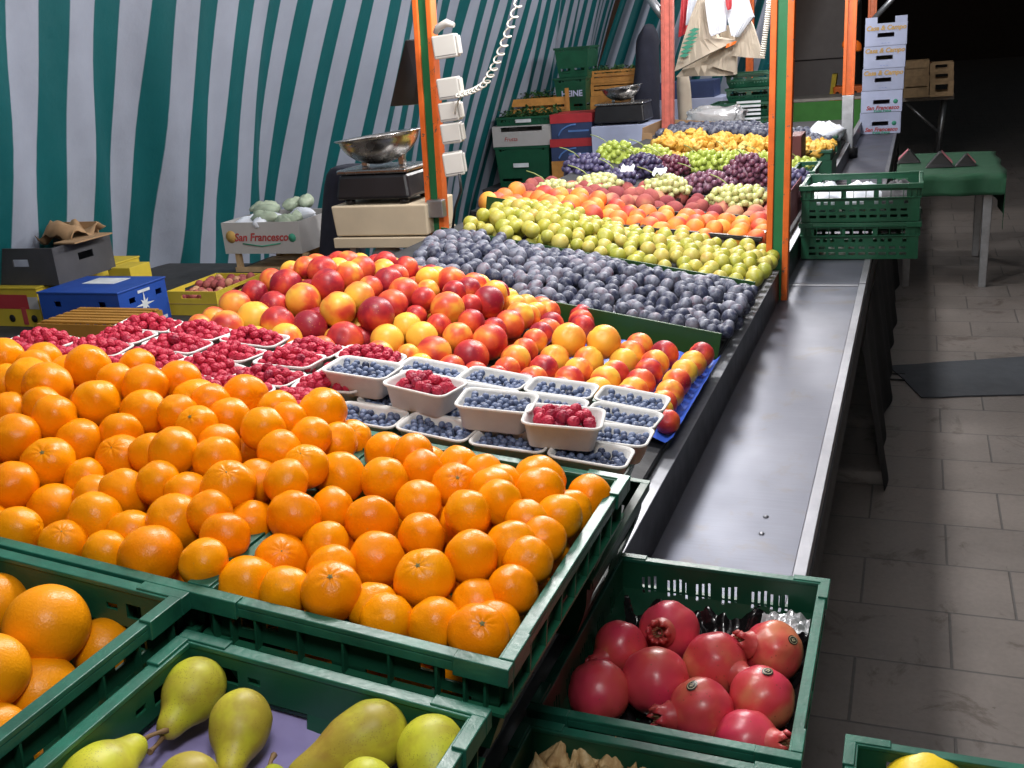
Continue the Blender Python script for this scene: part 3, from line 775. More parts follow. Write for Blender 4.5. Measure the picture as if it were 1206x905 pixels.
# ---- pears
def pear(big, neck, rbig, label, stem=True, bend=0, spin=0):
    big, neck = Vector(big), Vector(neck); ax = neck-big; L = ax.length
    rt = thing('pear', label, 'pear', Matrix.Translation(big) @ axis_rot(ax, spin))
    ls = [(-rbig, .0), (-rbig*.98, .22), (-rbig*.88, .50), (-rbig*.62, .80), (-rbig*.25, .97), (rbig*.1, 1.0)]
    body = [(L*.30, .90), (L*.45, .76), (L*.58, .60), (L*.72, .49), (L*.84, .42), (L*.93, .33), (L*.985, .18), (L, .03)]
    prof = [p for p in ls+body if p[0] <= rbig*.1 or p[0] > rbig*.25]
    b = MB(); n = 28; rows = []
    for i in range(len(prof)*4-3):
        t = i/4; j = min(int(t), len(prof)-2); u = t-j
        def g(q): return prof[max(0, min(len(prof)-1, q))]
        p0, p1, p2, p3 = g(j-1), g(j), g(j+1), g(j+2)
        cr = lambda a, b_, c, d: .5*((2*b_)+(-a+c)*u+(2*a-5*b_+4*c-d)*u*u+(-a+3*b_-3*c+d)*u**3)
        z = cr(p0[0], p1[0], p2[0], p3[0]); r = max(.004, cr(p0[1], p1[1], p2[1], p3[1]))*rbig
        row = []
        for k in range(n):
            a = 2*math.pi*k/n; q = Vector((math.cos(a), math.sin(a), z*20)); rr = r*(1+.075*mn.noise(q*.9+Vector((rbig*999, 0, 0)))+.022*mn.noise(q*2.3))
            row.append((rr*math.cos(a)+bend*max(0, z)**2, rr*math.sin(a), z))
        rows.append(row)
    b.loops(rows, True, True, smooth=True); b.build('body', MAT['pear'], rt)
    if stem:
        b = MB(); bx = bend*L*L
        b.tube([(bx, 0, L*.98), (bx+.002, 0, L+.008), (bx+.006, .001, L+.017), (bx+.010, .002, L+.024)], .002, 7, radii=[.0032, .0022, .0022, .0034]); b.build('stem', MAT['stalk'], rt)
    return rt
hp = -.064
def fp(px, py, h): return on_frame(px, py, FP, h)
pear(fp(230, 810, hp+.036), fp(192, 868, hp+.020), .0310, 'yellow-green pear upright at the left with its brown neck and stalk pointing to the camera', bend=.0, spin=1)
pear(fp(284, 848, hp+.036), fp(268, 918, hp+.018), .0300, 'green pear in the middle with dark scuffs, neck pointing down the picture', spin=2, stem=False)
pear(fp(108, 922, hp+.034), fp(168, 872, hp+.030), .0310, 'pear lying at the lower left with its stalk up against the wall of the crate', spin=0)
pear(fp(440, 866, hp+.036), fp(338, 918, hp+.020), .0335, 'long pear lying diagonally across the right half of the crate', bend=-.6, spin=.5, stem=False)
pear(fp(508, 884, hp+.040), fp(520, 960, hp+.030), .0330, 'round-looking pear with a reddish mark in the right corner of the crate', spin=.3)
pear(fp(222, 925, hp+.034), fp(250, 968, hp+.022), .0290, 'pear just showing its top between the two upright pears at the bottom', spin=2)
pear(fp(432, 930, hp+.030), fp(480, 960, hp+.022), .0280, 'pear barely showing below the long pear at the bottom edge', spin=1)
st2 = fp(312, 890, hp+.012)
pear(fp(350, 975, hp+.03), fp(318, 906, hp+.020), .028, 'pear mostly out of the picture with its stalk standing beside the middle pear', spin=1)
b = MB()
def sheet(u, v):
    x, y = .004+u*.337, .004+v*.452; e = min(u, 1-u, v, 1-v)
    return FP @ Vector((x, y, -.070+.006*mn.noise(Vector((x*16, y*16, 0)))+.004*mn.noise(Vector((x*40, y*40, 1)))+.012*max(0, 1-e/.05)))
b.grid(50, 60, sheet); o = b.build('tray_paper', MAT['purple_sheet']); tag(o, 'crinkled purple paper lining the crate under the pears', 'paper')

# ---- pomegranates
FMi = FM.inverted()
def pomegranate(px, py, rp, h, cdir, label, sticker=None):
    c = on_frame(px, py, FM, h); r = rp*depth(c)/F_PX
    vx = M3 @ Vector(cdir)
    rt = thing('pomegranate', label, 'pomegranate', Matrix.Translation(c) @ axis_rot(vx, random.uniform(0, 6)) @ Matrix.Scale(r, 4))
    seed = px*.13
    def fn(th, ph):
        d = Vector((math.sin(th)*math.cos(ph), math.sin(th)*math.sin(ph), math.cos(th)))
        rad = 1+.03*mn.noise(d*1.4+Vector((seed, 0, 0)))+.018*mn.noise(d*3+Vector((0, seed, 0)))-.045*max(0, math.cos(ph*6))*math.sin(th)**3+.16*math.exp(-(th/.30)**2)
        return (d.x*rad, d.y*rad, d.z*rad*.94)
    o = ball(44, 30, fn).build('body', MAT['pomegranate'], rt)
    b = MB(); n = 24; rows = []
    for z, rr, lob in ((.98, .37, 0), (1.08, .31, 0), (1.20, .28, 0), (1.30, .29, .05), (1.42, .27, .22), (1.37, .20, .25), (1.25, .17, .1), (1.13, .13, 0), (1.10, .02, 0)):
        row = []
        for k in range(n):
            a = 2*math.pi*k/n; lobe = math.cos(6*a); z2 = z+(lob*.45*lobe if lob else 0); r2 = rr*(1+(.18*lobe*(-1 if z > 1.35 else 1) if lob else 0))
            row.append((1.22*r2*math.cos(a), 1.22*r2*math.sin(a), .96+(z2-.96)*1.22))
        rows.append(row)
    b.loops(rows, smooth=True); b.build('crown', MAT['crown'], rt)
    b = MB()
    for k in range(14):
        a = k*.449; b.tube([(.07*math.cos(a), .07*math.sin(a), 1.12), (.15*math.cos(a), .15*math.sin(a), 1.44+.06*(k % 3))], .014, 5)
    b.build('stamens', MAT['crown_dry'], rt)
    if sticker:
        sd = M3 @ Vector(sticker); Ti = (rt.matrix_world.to_3x3().normalized()).inverted(); d = (Ti @ sd).normalized()
        Ms = Matrix.Translation(d*.992) @ Vector((0, 0, 1)).rotation_difference(d).to_matrix().to_4x4()
        b = MB(); b.grid(10, 10, lambda u, v: (.21*(2*u-1)*math.sqrt(1-.5*(2*v-1)**2), .16*(2*v-1)*math.sqrt(1-.5*(2*u-1)**2), .015-.5*((.21*(2*u-1))**2+(.16*(2*v-1))**2)))
        s = b.build('sticker', MAT['sticker'], rt); s.matrix_local = Ms
        b = MB(); ring = [[(rr*math.cos(a*.2618)*1.3, rr*math.sin(a*.2618), .020-.5*rr*rr*1.4) for a in range(24)] for rr in (.115, .13)]
        b.loops(ring); b.box(-.07, -.03, -.05, .05, .02, .024); b.box(.0, .05, -.05, -.02, .02, .024); b.box(.01, .04, .0, .05, .02, .024)
        b.build('sticker_print', MAT['sticker_text'], s)
    return rt
POM = [(705, 815, 38, -.064, (.4, .6, .6), 'smooth dark pink pomegranate at the front left corner of its crate', None),
       (731, 764, 33, -.058, (-.72, .25, -.65), 'red pomegranate at the left with its crown drooping over its neighbour below', None),
       (788, 745, 37, -.055, (-.38, -.22, -.9), 'pomegranate at the back with its ribbed crown pointing at the camera', None),
       (772, 802, 41, -.058, (.1, .9, .5), 'orange-blushed pomegranate in the centre of the crate', None),
       (842, 783, 39, -.058, (.55, .10, -.83), 'dark red speckled pomegranate right of centre with its crown turned to lower right', None),
       (826, 838, 40, -.062, (-1, .05, -.3), 'pomegranate at the front with its crown pointing left', (-.35, -.9, -.35)),
       (897, 823, 39, -.060, (.2, .7, .6), 'bright red pomegranate with a dark sticker on top at the right wall', (.10, -.95, -.35)),
       (910, 767, 36, -.056, (-.88, -.30, -.35), 'pomegranate at the back right with an oval dark sticker and its crown to the left', (.50, -.55, -.70)),
       (880, 876, 40, -.075, (.62, -.25, -.74), 'pomegranate low at the front rim with its crown pointing right', None)]
for a in POM: pomegranate(*a)
b = MB()
def liner(u, v):
    x, y = .006+u*.348, .006+v*.448; e = min(u, 1-u, v, 1-v)
    z = -.112+.022*mn.noise(Vector((x*22, y*22, 4)))+.014*mn.noise(Vector((x*60, y*60, 2)))+.045*max(0, 1-e/.10)*(1+.6*mn.noise(Vector((x*30, y*30, 9))))
    return FM @ Vector((x, y, min(z, -.062+.012*mn.noise(Vector((x*30, y*30, 3))))))
b.grid(80, 100, liner, smooth=True); o = b.build('plastic_liner', MAT['liner']); tag(o, 'crumpled shiny black plastic film lining the pomegranate crate', 'liner')
b = MB()
cl = on_frame(925, 732, FM, -.045)
def crumple(u, v):
    x, y = (u-.5)*.075, (v-.5)*.05
    return cl+Vector((x, y, .012*mn.noise(Vector((x*40, y*40, 0)))+.008*mn.noise(Vector((x*110, y*110, 5)))))
b.grid(24, 18, crumple, smooth=False); o = b.build('clear_film', MAT['silver_film']); tag(o, 'crumpled piece of glittering film in the back right corner of the pomegranate crate', 'film')

# ---- husks and citrus
def husk(px, py, h, rs, label):
    c = on_frame(px, py, FH, h); seed = px*.7
    def fn(th, ph):
        d = Vector((math.sin(th)*math.cos(ph), math.sin(th)*math.sin(ph), math.cos(th)))
        r = .70+.34*abs(math.cos(ph*2.5))**1.5*math.sin(th)+.22*mn.noise(d*1.7+Vector((seed, 0, 0)))+.10*mn.noise(d*6+Vector((0, seed, 0))); z = d.z*.95
        if d.z > .2: r *= 1-.80*(d.z-.2)/.8; z *= 1+.9*(d.z-.2)
        return (d.x*r, d.y*r, z)
    o = ball(50, 30, fn).build('dry_husk', MAT['husk']); o.matrix_world = Matrix.Translation(c) @ axis_rot((random.uniform(-.6, .6), random.uniform(-.5, .5), 1)) @ Matrix.Scale(rs, 4)
    tag(o, label, 'husk fruit', 'papery husk fruits in the bottom crate')
HK = [(655, 894, -.030, 24), (690, 889, -.026, 22), (722, 893, -.026, 24), (752, 899, -.030, 22), (786, 903, -.030, 23), (818, 912, -.032, 22), (636, 915, -.034, 24), (668, 920, -.026, 25), (704, 918, -.024, 25), (738, 924, -.026, 25), (772, 930, -.026, 24), (850, 922, -.036, 22), (806, 938, -.028, 25), (640, 950, -.03, 25), (690, 955, -.03, 25), (740, 960, -.03, 25), (800, 970, -.03, 25)]
for px, py, h, rp in HK:
    py += 5; h -= .010
    husk(px, py, h, rp*depth(on_frame(px, py, FH, h))/F_PX*.92, 'brown papery husk fruit in the crate at the bottom edge')
for px, py, h, rp, lab in ((1090, 930, -.045, 44, 'yellow citrus fruit at the left of the bottom right crate'), (1168, 940, -.05, 42, 'yellow citrus fruit right of the other one in the bottom right crate'), (1130, 1010, -.05, 44, 'yellow citrus fruit low in the bottom right crate')):
    c = on_frame(px, py, FLm, h); o = place('yellow_citrus', LEMON, Matrix.Translation(c) @ axis_rot((1, .3, .2)) @ Matrix.Scale(rp*depth(c)/F_PX, 4)); tag(o, lab, 'citrus fruit')

# ================================================================== BERRIES
def rrect(w, d, r, z, n=5):
    out = []
    for cx, cy, a0 in ((w/2-r, d/2-r, 0), (-w/2+r, d/2-r, 90), (-w/2+r, -d/2+r, 180), (w/2-r, -d/2+r, 270)):
        for k in range(n+1):
            a = R(a0+90*k/n); out.append((cx+r*math.cos(a), cy+r*math.sin(a), z))
    return out
def punnet_mesh(w, d, h):
    b = MB()
    bw, bd = w*.80, d*.76
    rows = [rrect(bw-.010, bd-.010, .008, 0), rrect(bw, bd, .010, .003), rrect(w-.008, d-.008, .014, h-.004), rrect(w-.001, d-.001, .016, h-.0035), rrect(w+.001, d+.001, .016, h-.0012), rrect(w, d, .016, h+.0008), rrect(w-.006, d-.006, .014, h+.0008), rrect(w-.011, d-.011, .012, h-.003), rrect(bw-.004, bd-.004, .009, .005), rrect(bw-.012, bd-.012, .007, .004)]
    b.loops(rows, True, True, smooth=True)
    return b.mesh('punnet', MAT['pulp'])
PW, PD, PH = .117, .076, .036
PUN = punnet_mesh(PW, PD, PH); PUN_T = punnet_mesh(.118, .084, .042)
rasp_pts, blue_pts = [], []
def fill_punnet(T, w, d, h, kind, heap, tight=False):
    """rest berries in the tray whose base centre is T"""
    r = .0088 if kind == 'r' else .0060
    def hf(x, y): return h-.004+heap*(1-(2*x/w)**2)*(1-(2*y/d)**2)
    ov = r*(.7 if kind == 'r' and not tight else 1.6 if kind == 'r' else 1.2)
    pts = dart(480 if kind == 'r' else 900, lambda: (random.uniform(-w/2+ov, w/2-ov), random.uniform(-d/2+ov, d/2-ov)), hf, r, [], layers=(0, 1.3), close=1.50 if kind == 'r' else 1.7, jitter=.6, rj=.12)
    for x, y, z, ri in pts: (rasp_pts if kind == 'r' else blue_pts).append((T @ Vector((x, y, z)), ri))
PG = {'r': 'raspberry punnets beside the oranges', 'b': 'blueberry punnets behind the right orange crate'}
x0 = .355
for j in range(4):
    y = .475+.012+PD/2+j*(PD+.002); n = 10
    for i in range(n):
        xx = x0-PW/2-i*(PW+.0035)+.006*((i*3+j*5) % 3-1)
        kind = 'b' if i < 4 else 'r'
        if i == 9 and j >= 2: continue
        rz = R(random.uniform(-3, 3)) if kind == 'b' else R(random.uniform(-10, 10))
        T = FO @ Tr((xx, y, -PH+.002+(.002+.007*random.random() if kind == 'r' else 0))) @ Matrix.Rotation(rz, 4, 'Z') @ Matrix.Rotation(R(random.uniform(-2.5, 2.5) if kind == 'b' else random.uniform(-5, 5)), 4, 'Y')
        o = place('punnet', PUN, T)
        tag(o, 'grey paper-pulp punnet of blueberries in the lower layer of punnets' if kind == 'b' else 'white paper-pulp punnet heaped with raspberries left of the blueberries', 'punnet', PG[kind])
        fill_punnet(T, PW-.010, PD-.008, PH, kind, .020 if kind == 'r' else -.008)
TOPP = [(424, 467, 'b', 0, 'punnet of blueberries set on top of the others, leftmost of the four raised punnets'), (496, 486, 'r', -9, 'punnet of raspberries set on top, second from the left of the four raised punnets'),
        (583, 508, 'b', 8, 'punnet of blueberries set on top, between two raised punnets of raspberries'), (662, 528, 'r', 11, 'punnet of raspberries set on top, nearest the steel ledge')]
for px, py, kind, rz, lab in TOPP:
    c = on_frame(px, py-6, FO, .004)
    T = Matrix.Translation(c) @ FO.to_3x3().to_4x4() @ Matrix.Rotation(R(rz), 4, 'Z')
    T = T @ Tr((0, .012, -.004))
    o = place('punnet', PUN_T, T); tag(o, lab, 'punnet')
    fill_punnet(T, .106, .074, .042, kind, .012 if kind == 'r' else -.001, True)
scatter('raspberry', RASP, rasp_pts, 'ripe red raspberry in a heaped punnet', 'raspberry', 'raspberries in the punnets', stuff_label='raspberries lying deeper and farther back in the punnets')
scatter('blueberry', BLUE, blue_pts, 'dusky blueberry lying in a pulp punnet', 'blueberry', 'blueberries in the punnets', stuff_label='smaller-looking blueberries lying deeper in the punnets')

# ================================================================== NECTARINES
FDi = FD.inverted()
NE = """277 361 18;300 376 20;327 381 19;337 336 18;323 361 17;300 346 15;357 354 20;365 386 20;337 401 19;267 386 19;252 376 14;235 384 13;320 331 14;343 321 13;360 316 13;380 320 17;386 336 18;395 399 13;375 411 14;302 399 14;288 402 12;
426 318 16;411 325 16;423 350 17;436 340 14;457 333 17;467 326 14;462 360 18;476 346 18;443 371 20;398 365 21;406 401 21;456 402 19;499 353 14;504 343 13;527 364 19;535 344 13;554 360 13;575 356 18;490 373 13;479 386 17;517 384 14;555 380 15;497 398 18;511 417 20;539 398 17;555 421 20;577 403 20;582 389 14;600 383 17;612 373 16;630 402 14;637 394 14;618 414 15;607 424 17;597 436 15;585 444 13;446 419 17;380 412 15;481 419 13;532 434 15;496 431 14;420 425 14;350 414 14;560 440 14"""
ROWS = """670 401 19;711 403 19;686 386 14;653 424 17;640 436 17;628 449 17;617 456 16;693 426 17;681 439 17;670 449 17;660 462 17;753 408 15;743 418 16;734 427 16;724 441 16;713 449 17;704 462 17;695 470 17;782 418 16;771 429 16;764 439 16;754 452 17;746 462 17;736 472 18;826 418 14;816 429 15;806 439 15;797 451 16;789 464 16;781 476 16;776 484 16;786 497 14"""
def h_ne(x, y):
    return .045+.125*math.exp(-((x+.92)/.34)**2)*math.exp(-((y-2.42)/.26)**2)+.05*math.exp(-((x+.62)/.16)**2)*math.exp(-((y-2.42)/.2)**2)
def h_row(x, y): return .040
nect_ex = []
for src, hf, lab, grp, lim in ((NE, h_ne, 'yellow and red nectarine piled in the big loose heap', 'nectarines in the loose heap', .05), (ROWS, h_row, 'red and yellow nectarine lying in the neat rows on blue paper', 'nectarines in rows', .02)):
    items = []
    for tok in src.replace('\n', '').split(';'):
        px, py, rp = map(float, tok.split())
        hh = (lambda x, y: .078) if (src is ROWS and rp == 19) else hf
        tt = on_surface(px, py, FDi, hh, 1.0)
        items.append((rp*1.08, ray(px, py), tt, (.026, .046)))
    P, RAD = settle(items, lim=lim)
    for k, (c, r) in enumerate(zip(P, RAD)):
        q = FDi @ Vector(c); nect_ex.append((q.x, q.y, q.z, r))
        o = place('nectarine', NECT_Y if src is ROWS and k < 2 else random.choice(NECT), Matrix.Translation(c) @ (rand_rot() if src is NE else axis_rot((random.uniform(-.4, .4), -.8, .6))) @ Matrix.Scale(r, 4))
        l2, g2 = lab, grp
        if src is ROWS and k == 0: l2, g2 = 'yellow-orange nectarine perched on the rows by the divider, left of a similar one', None
        if src is ROWS and k == 1: l2, g2 = 'yellow-orange nectarine perched on the rows by the divider, right of a similar one', None
        tag(o, l2, 'nectarine', g2)
for x, y, z, r in dart(1500, lambda: (random.uniform(-1.17, -.38), random.uniform(2.08, 2.72)), lambda x, y: h_ne(x, y)-.016, .036, nect_ex, layers=(0, 1.4, 2.8), close=1.62, jitter=.4):
    c = FD @ Vector((x, y, z)); 
    o = place('nectarine', random.choice(NECT), Matrix.Translation(c) @ rand_rot() @ Matrix.Scale(r, 4)); tag(o, 'yellow and red nectarine piled in the big loose heap', 'nectarine', 'nectarines in the loose heap')
# blue paper under the rows: sheet with row dimples
b = MB()
def bl(u, v):
    x, y = -.40+u*.412, 2.03+v*.60
    return FD @ Vector((x, y, .006+.008*abs(math.sin(x*44))+.004*mn.noise(Vector((x*30, y*30, 0)))+.016*max(0, 1-min(1-u, u)/.04)))
b.grid(80, 40, bl); o = b.build('tray_paper', MAT['blue_sheet']); tag(o, 'bright blue dimpled tray paper under the rows of nectarines', 'paper')
# low green crate walls / dividers on the deck
def board(name, x0, x1, y, h, label, mat='divider', z0=-.012, t=.006):
    b = MB(); b.box(x0, x1, y-t/2, y+t/2, z0, h, FD); o = b.build(name, MAT[mat], bevel=.0015); tag(o, label, 'divider')
board('divider_board', -1.15, -.004, 2.705, .062, 'long green divider board between the nectarine rows and the plums')
board('divider_board', -1.15, -.004, 3.365, .050, 'long green divider board between the plums and the greengages')
board('divider_board', -1.22, -.99, 3.985, .055, 'green divider board at the back left of the greengages beside the left post')

# ================================================================== PLUMS, GREENGAGES
def heap(y0, y1, xl0, xl1, hf, r, n, layers=(0, 1.55)):
    def s():
        y = random.uniform(y0, y1); u = (y-y0)/(y1-y0); return (random.uniform(xl0+(xl1-xl0)*u, .004), y)
    return [(FD @ Vector((x, y, z)), ri) for x, y, z, ri in dart(n, s, hf, r, [], layers=layers, close=1.72, jitter=.6, rj=.17)]
def h_pl(x, y): return .040+.030*mn.noise(Vector((x*5, y*5, 1)))+.040*math.sin(math.pi*max(0, min(1, (y-2.70)/.66)))*(1-.3*abs(x+.5))
pl = heap(2.735, 3.345, -1.02, -1.10, h_pl, .0205, 5200)
def h_gg(x, y): return .034+.034*math.sin(math.pi*max(0, min(1, (y-3.37)/.52)))*(.45+.55*min(1, max(0, -x*1.4)))+.03*max(0, min(1, (-x-.45)*3))+.014*mn.noise(Vector((x*6, y*6, 4)))-.030*max(0, min(1, (y-3.68)/.25))*max(0, min(1, (x+.85)*4))
gg = heap(3.39, 3.97, -1.07, -1.03, h_gg, .0285, 3000)
scatter('greengage', GAGE, gg, 'yellow-green greengage in the heap behind the plums', 'greengage', 'greengages behind the plums', stuff_label='greengages lying deeper in the heap', cap=300)

# ================================================================== PEACHES IN BLACK CRATES
FBi = FB.inverted()
GB = 'black plastic trays of peaches'
bx = [(-1.02, .49), (-.515, .49)]; bx3 = bx+[(-1.262, .236)]
lab_b = ['middle front black tray of orange peaches behind the greengages', 'right front black tray of orange peaches next to the right post', 'short black tray at the left end of the orange peaches', 'middle rear black tray of pink peaches before the pale grapes', 'right rear black tray of pink peaches before the pale grapes', 'short black tray at the left end of the pink peaches']
k = 0
for y in (4.03, 4.46):
    for x, w in bx3:
        make_crate(FB @ Tr((x, y, 0)), w, .40, .085, lab_b[k], 'K', 'black_plastic', 'black_plastic', GB, name='black_tray', cat='crate', detail=False, t=.004); k += 1
def region(x0, x1, y0, y1): return lambda: (random.uniform(x0, x1), random.uniform(y0, y1))
def off(hf, d=.085): return lambda x, y: hf(x, y)+d
def heapB(samp, hf, r, n, layers=(0, 1.5), base=.085, close=1.66, jitter=.5, rj=.1):
    return [(FB @ Vector((x, y, z-base)), ri) for x, y, z, ri in dart(n, samp, lambda x, y: hf(x, y)+base, r, [], layers=layers, close=close, jitter=jitter, rj=rj)]
ap = heapB(region(-1.22, -.545, 4.05, 4.41), lambda x, y: .006+.034*(x < -.72), .043, 900)+heapB(region(-.50, -.04, 4.05, 4.41), lambda x, y: -.010+.008*random.random(), .043, 900)
scatter('peach', APRI, ap, 'orange-red peach in the front black trays', 'peach', 'peaches in the front black trays')
fp2 = heapB(region(-1.22, -.04, 4.48, 4.84), lambda x, y: .000+.02*(x < -.6), .043, 1300)
scatter('peach', FLAT, fp2, 'dull pink peach in the rear black trays', 'peach', 'pink peaches in the rear black trays')

# ================================================================== GRAPES
def grape_bunch(c, rx, ry, rz, gr, mat, n, label, stem=True):
    rt = thing('grape_bunch', label, 'grapes', Matrix.Translation(c))
    proto = ball(10, 8, lambda th, ph: (math.sin(th)*math.cos(ph), math.sin(th)*math.sin(ph), 1.12*math.cos(th))).mesh('g', MAT[mat])
    parts = []; P = []
    for _ in range(n*14):
        d = rng.normal(size=3); d /= np.linalg.norm(d); q = d*np.array((rx, ry, rz))*random.uniform(.78, 1.0)
        if q[2] < -rz*.35: continue
        if P and np.min(np.linalg.norm(np.array(P)-q, axis=1)) < gr*1.55: continue
        P.append(q); parts.append((proto, Matrix.Translation(q) @ rand_rot() @ Matrix.Scale(gr*random.uniform(.88, 1.1), 4)))
        if len(P) >= n: break
    core = ball(12, 8, lambda th, ph: (rx*.8*math.sin(th)*math.cos(ph), ry*.8*math.sin(th)*math.sin(ph), rz*.8*math.cos(th)))
    parts.append((core.mesh('core', MAT[mat]), Matrix.Identity(4)))
    me = joined('berries', parts)
    place('berries', me, Matrix.Identity(4), rt)
    if stem:
        b = MB(); a = random.uniform(2.0, 4.6); p0 = Vector((rx*.3*math.cos(a), ry*.3*math.sin(a), rz*.8)); dd = Vector((math.cos(a), .5*math.sin(a), .55))
        b.tube([p0, p0+dd*.03+Vector((0, 0, .012)), p0+dd*.07+Vector((0, 0, .010)), p0+dd*.11], .0028, 6); b.build('stem', MAT['stalk_green'], rt)
    return rt
GR = [(725, 181, 27, 17, 'grape_green', 70, 'bright green grape bunch at the back left beneath the red and navy cartons'), (691, 194, 28, 15, 'grape_black', 80, 'black grape bunch at the far left of the grapes'),
      (730, 208, 20, 12, 'grape_black', 50, 'small black grape bunch lying low between two pale bunches'), (757, 196, 26, 17, 'grape_black', 90, 'blue-black grape bunch left of the dark red one'),
      (788, 195, 25, 15, 'grape_red', 70, 'dark red grape bunch in the middle of the grape section'), (703, 214, 30, 11, 'grape_pale', 60, 'pale green grape bunch at the left edge above the pink peaches'),
      (785, 219, 30, 14, 'grape_pale', 80, 'pale green grape bunch below the dark red bunch'), (826, 190, 32, 15, 'grape_green', 80, 'green grape bunch in the centre before the golden produce'),
      (881, 204, 29, 24, 'grape_red', 110, 'big round purple grape bunch left of the right post'), (833, 214, 30, 14, 'grape_red', 80, 'purple grape bunch lying low left of the big round one'),
      (868, 230, 36, 14, 'grape_pale', 90, 'pale green grape bunch at the front right before the right post'), (903, 188, 18, 12, 'grape_green', 40, 'green grape bunch partly hidden by the right post'),
      (938, 214, 15, 18, 'grape_black', 45, 'black grape bunch right of the right post'), (946, 194, 17, 12, 'grape_green', 45, 'green grape bunch in a crate right of the right post'), (652, 220, 24, 9, 'grape_pale', 40, 'pale grape bunch with long stems beside the leftmost pink peaches'),
      (860, 186, 26, 12, 'grape_green', 50, 'green grape bunch behind the big round purple bunch'), (768, 180, 22, 11, 'grape_green', 45, 'green grape bunch behind the blue-black bunch')]
for px, py, rx, rz, mt, n, lab in GR:
    c = on_frame(px, py+4, FB, .03); s = depth(c)/F_PX
    grape_bunch(c, rx*s, rx*s*.85, rz*s*1.05, .0165, mt, n, lab)
# shallow crates under grapes and beyond
GT = 'shallow crates under the grapes and far fruit'
lt = ['green tray under the left half of the grapes', 'green tray under the right half of the grapes', 'green tray under the golden produce, left', 'green tray under the golden produce, right']
k = 0
for y, d in ((4.93, 1.3), (6.28, .62)):
    for x, w in bx:
        make_crate(FB @ Tr((x-.0, y, -.02)), w, d, .06, lt[k], 'A', 'green_dark', 'green_dark', GT, detail=False); k += 1
ch = heapB(region(-1.0, -.02, 6.3, 6.88), lambda x, y: .02+.05*mn.noise(Vector((x*7, y*7, 0)))+.04, .036, 1500, base=.07, close=1.35)
scatter('golden_produce', LUMP, ch, 'irregular golden yellow piece in the heap between grapes and far plums', 'produce', 'golden yellow produce heap')
pf = heapB(region(-1.12, -.02, 6.98, 7.5), lambda x, y: .035+.05*math.exp(-((x+.6)/.4)**2), .030, 2600, base=.07)
scatter('plum', PLUM, pl+pf, 'dusky blue-purple plum with waxy bloom in the wide plum section', 'plum', 'plums in the plum section', stuff_label='plums lying deeper in the plum section and all those in the farthest section')
p0 = on_frame(738, 163, FB, .06)
t = thing('cardboard_tray', 'open brown cardboard tray at the left end of the farthest plums', 'tray', FB @ Tr(((FBi @ p0).x+.02, 7.2, 0)))
b = MB(); b.box(-.02, -.012, -.36, .30, -.02, .085); b.box(-.011, .5, .292, .30, -.02, .085); b.box(-.011, .05, -.36, -.352, -.02, .05); b.build('side_wall', MAT['kraft'], t)
b = MB(); b.box(-.011, .45, -.351, .291, -.02, -.014); b.build('base', MAT['kraft'], t)
# small price card and stems lying on the grapes
for px, py, lab in ((777, 203, 'crumpled white paper slip lying on the black grapes'), (739, 200, 'bluish crumpled wrapper between the black grape bunches')):
    c = on_frame(px, py, FB, .11); b = MB()
    b.grid(8, 6, lambda u, v: c+Vector(((u-.5)*.065, (v-.5)*.04, .022*(v-.3)+.018*mn.noise(Vector((u*4, v*4, px)))))); o = b.build('paper_slip', MAT['bag_white'], solid=.001); tag(o, lab, 'paper')

# ================================================================== TARPAULIN
def fold(s): return .040*math.sin(s*4.1+.6)+.018*math.sin(s*9.7+2)+.008*math.sin(s*23+.5)+.03*mn.noise(Vector((s*1.7, 0, 0)))
def tarp_side(u, v):
    y = 1.2+u*10.2; s = y
    lean = (1-v)
    x = -3.92+.98*v**1.15+.03*(y-3)*(1-.4*v)
    x += fold(s+.35*v+.12*math.sin(v*5+s))*(.55+.75*lean)+.045*math.sin(v*4.2+s*1.9+1.2*math.sin(s*.9))
    return (x, y+.03*math.sin(s*9)*lean, .02+v*2.75)
b = MB(); b.grid(520, 26, tarp_side, uv=lambda u, v: (u*10.2*(.65+.42*u)+.12, v)); o = b.build('striped_tarpaulin', MAT['tarp'])
tag(o, 'long teal and white striped tarpaulin hanging as the side wall behind the stall', 'tarpaulin')
def tarp_end(u, v):
    x = -3.75+.98*v**1.15+u*1.75
    return (x+.35*(1-v)*(-.3+u), 11.45+.06*math.sin(u*26)+.05*math.sin(u*47+1)-.12*u, .02+v*2.75)
b = MB(); b.grid(160, 20, tarp_end, uv=lambda u, v: (u*1.75*1.35+.05, v)); o = b.build('striped_tarpaulin', MAT['tarp'])
tag(o, 'short striped tarpaulin closing the far end of the stall beside the tall dark crates', 'tarpaulin')

# ================================================================== POSTS
def post(bot, top, w, label, mat='post_orange', groove='post_green', ext=.9, d=.05):
    bot, top = Vector(bot), Vector(top); ax = (top-bot); top = top+ax.normalized()*ext
    rt = thing('stall_post', label, 'post', bot); v = top-bot; L = v.length
    q = Vector((0, 0, 1)).rotation_difference(v.normalized()).to_matrix().to_4x4()
    b = MB(); g = w*.22; T = q
    b.box(-w/2, -g, -d/2, d/2, 0, L, T); b.box(g, w/2, -d/2, d/2, 0, L, T); b.build('rail', MAT[mat], rt, bevel=.003)
    b = MB(); b.box(-g+.0005, g-.0005, -d/2+.008, d/2-.008, 0, L, T); b.build('groove', MAT[groove], rt)
    return rt, q
a = on_y(517, 283, 3.50); c = on_y(499, 0, 3.47)
dirn = (c-a).normalized(); a0 = a-dirn*((a.z-.02)/dirn.z)
P1, q1 = post(a0, c, .072, 'orange post with green groove carrying white sockets at the left of the fruit deck')
a = on_y(916, 300, 3.93); c = on_y(923, 0, 3.93); dirn = (c-a).normalized(); a0 = a-dirn*((a.z-.02)/dirn.z)
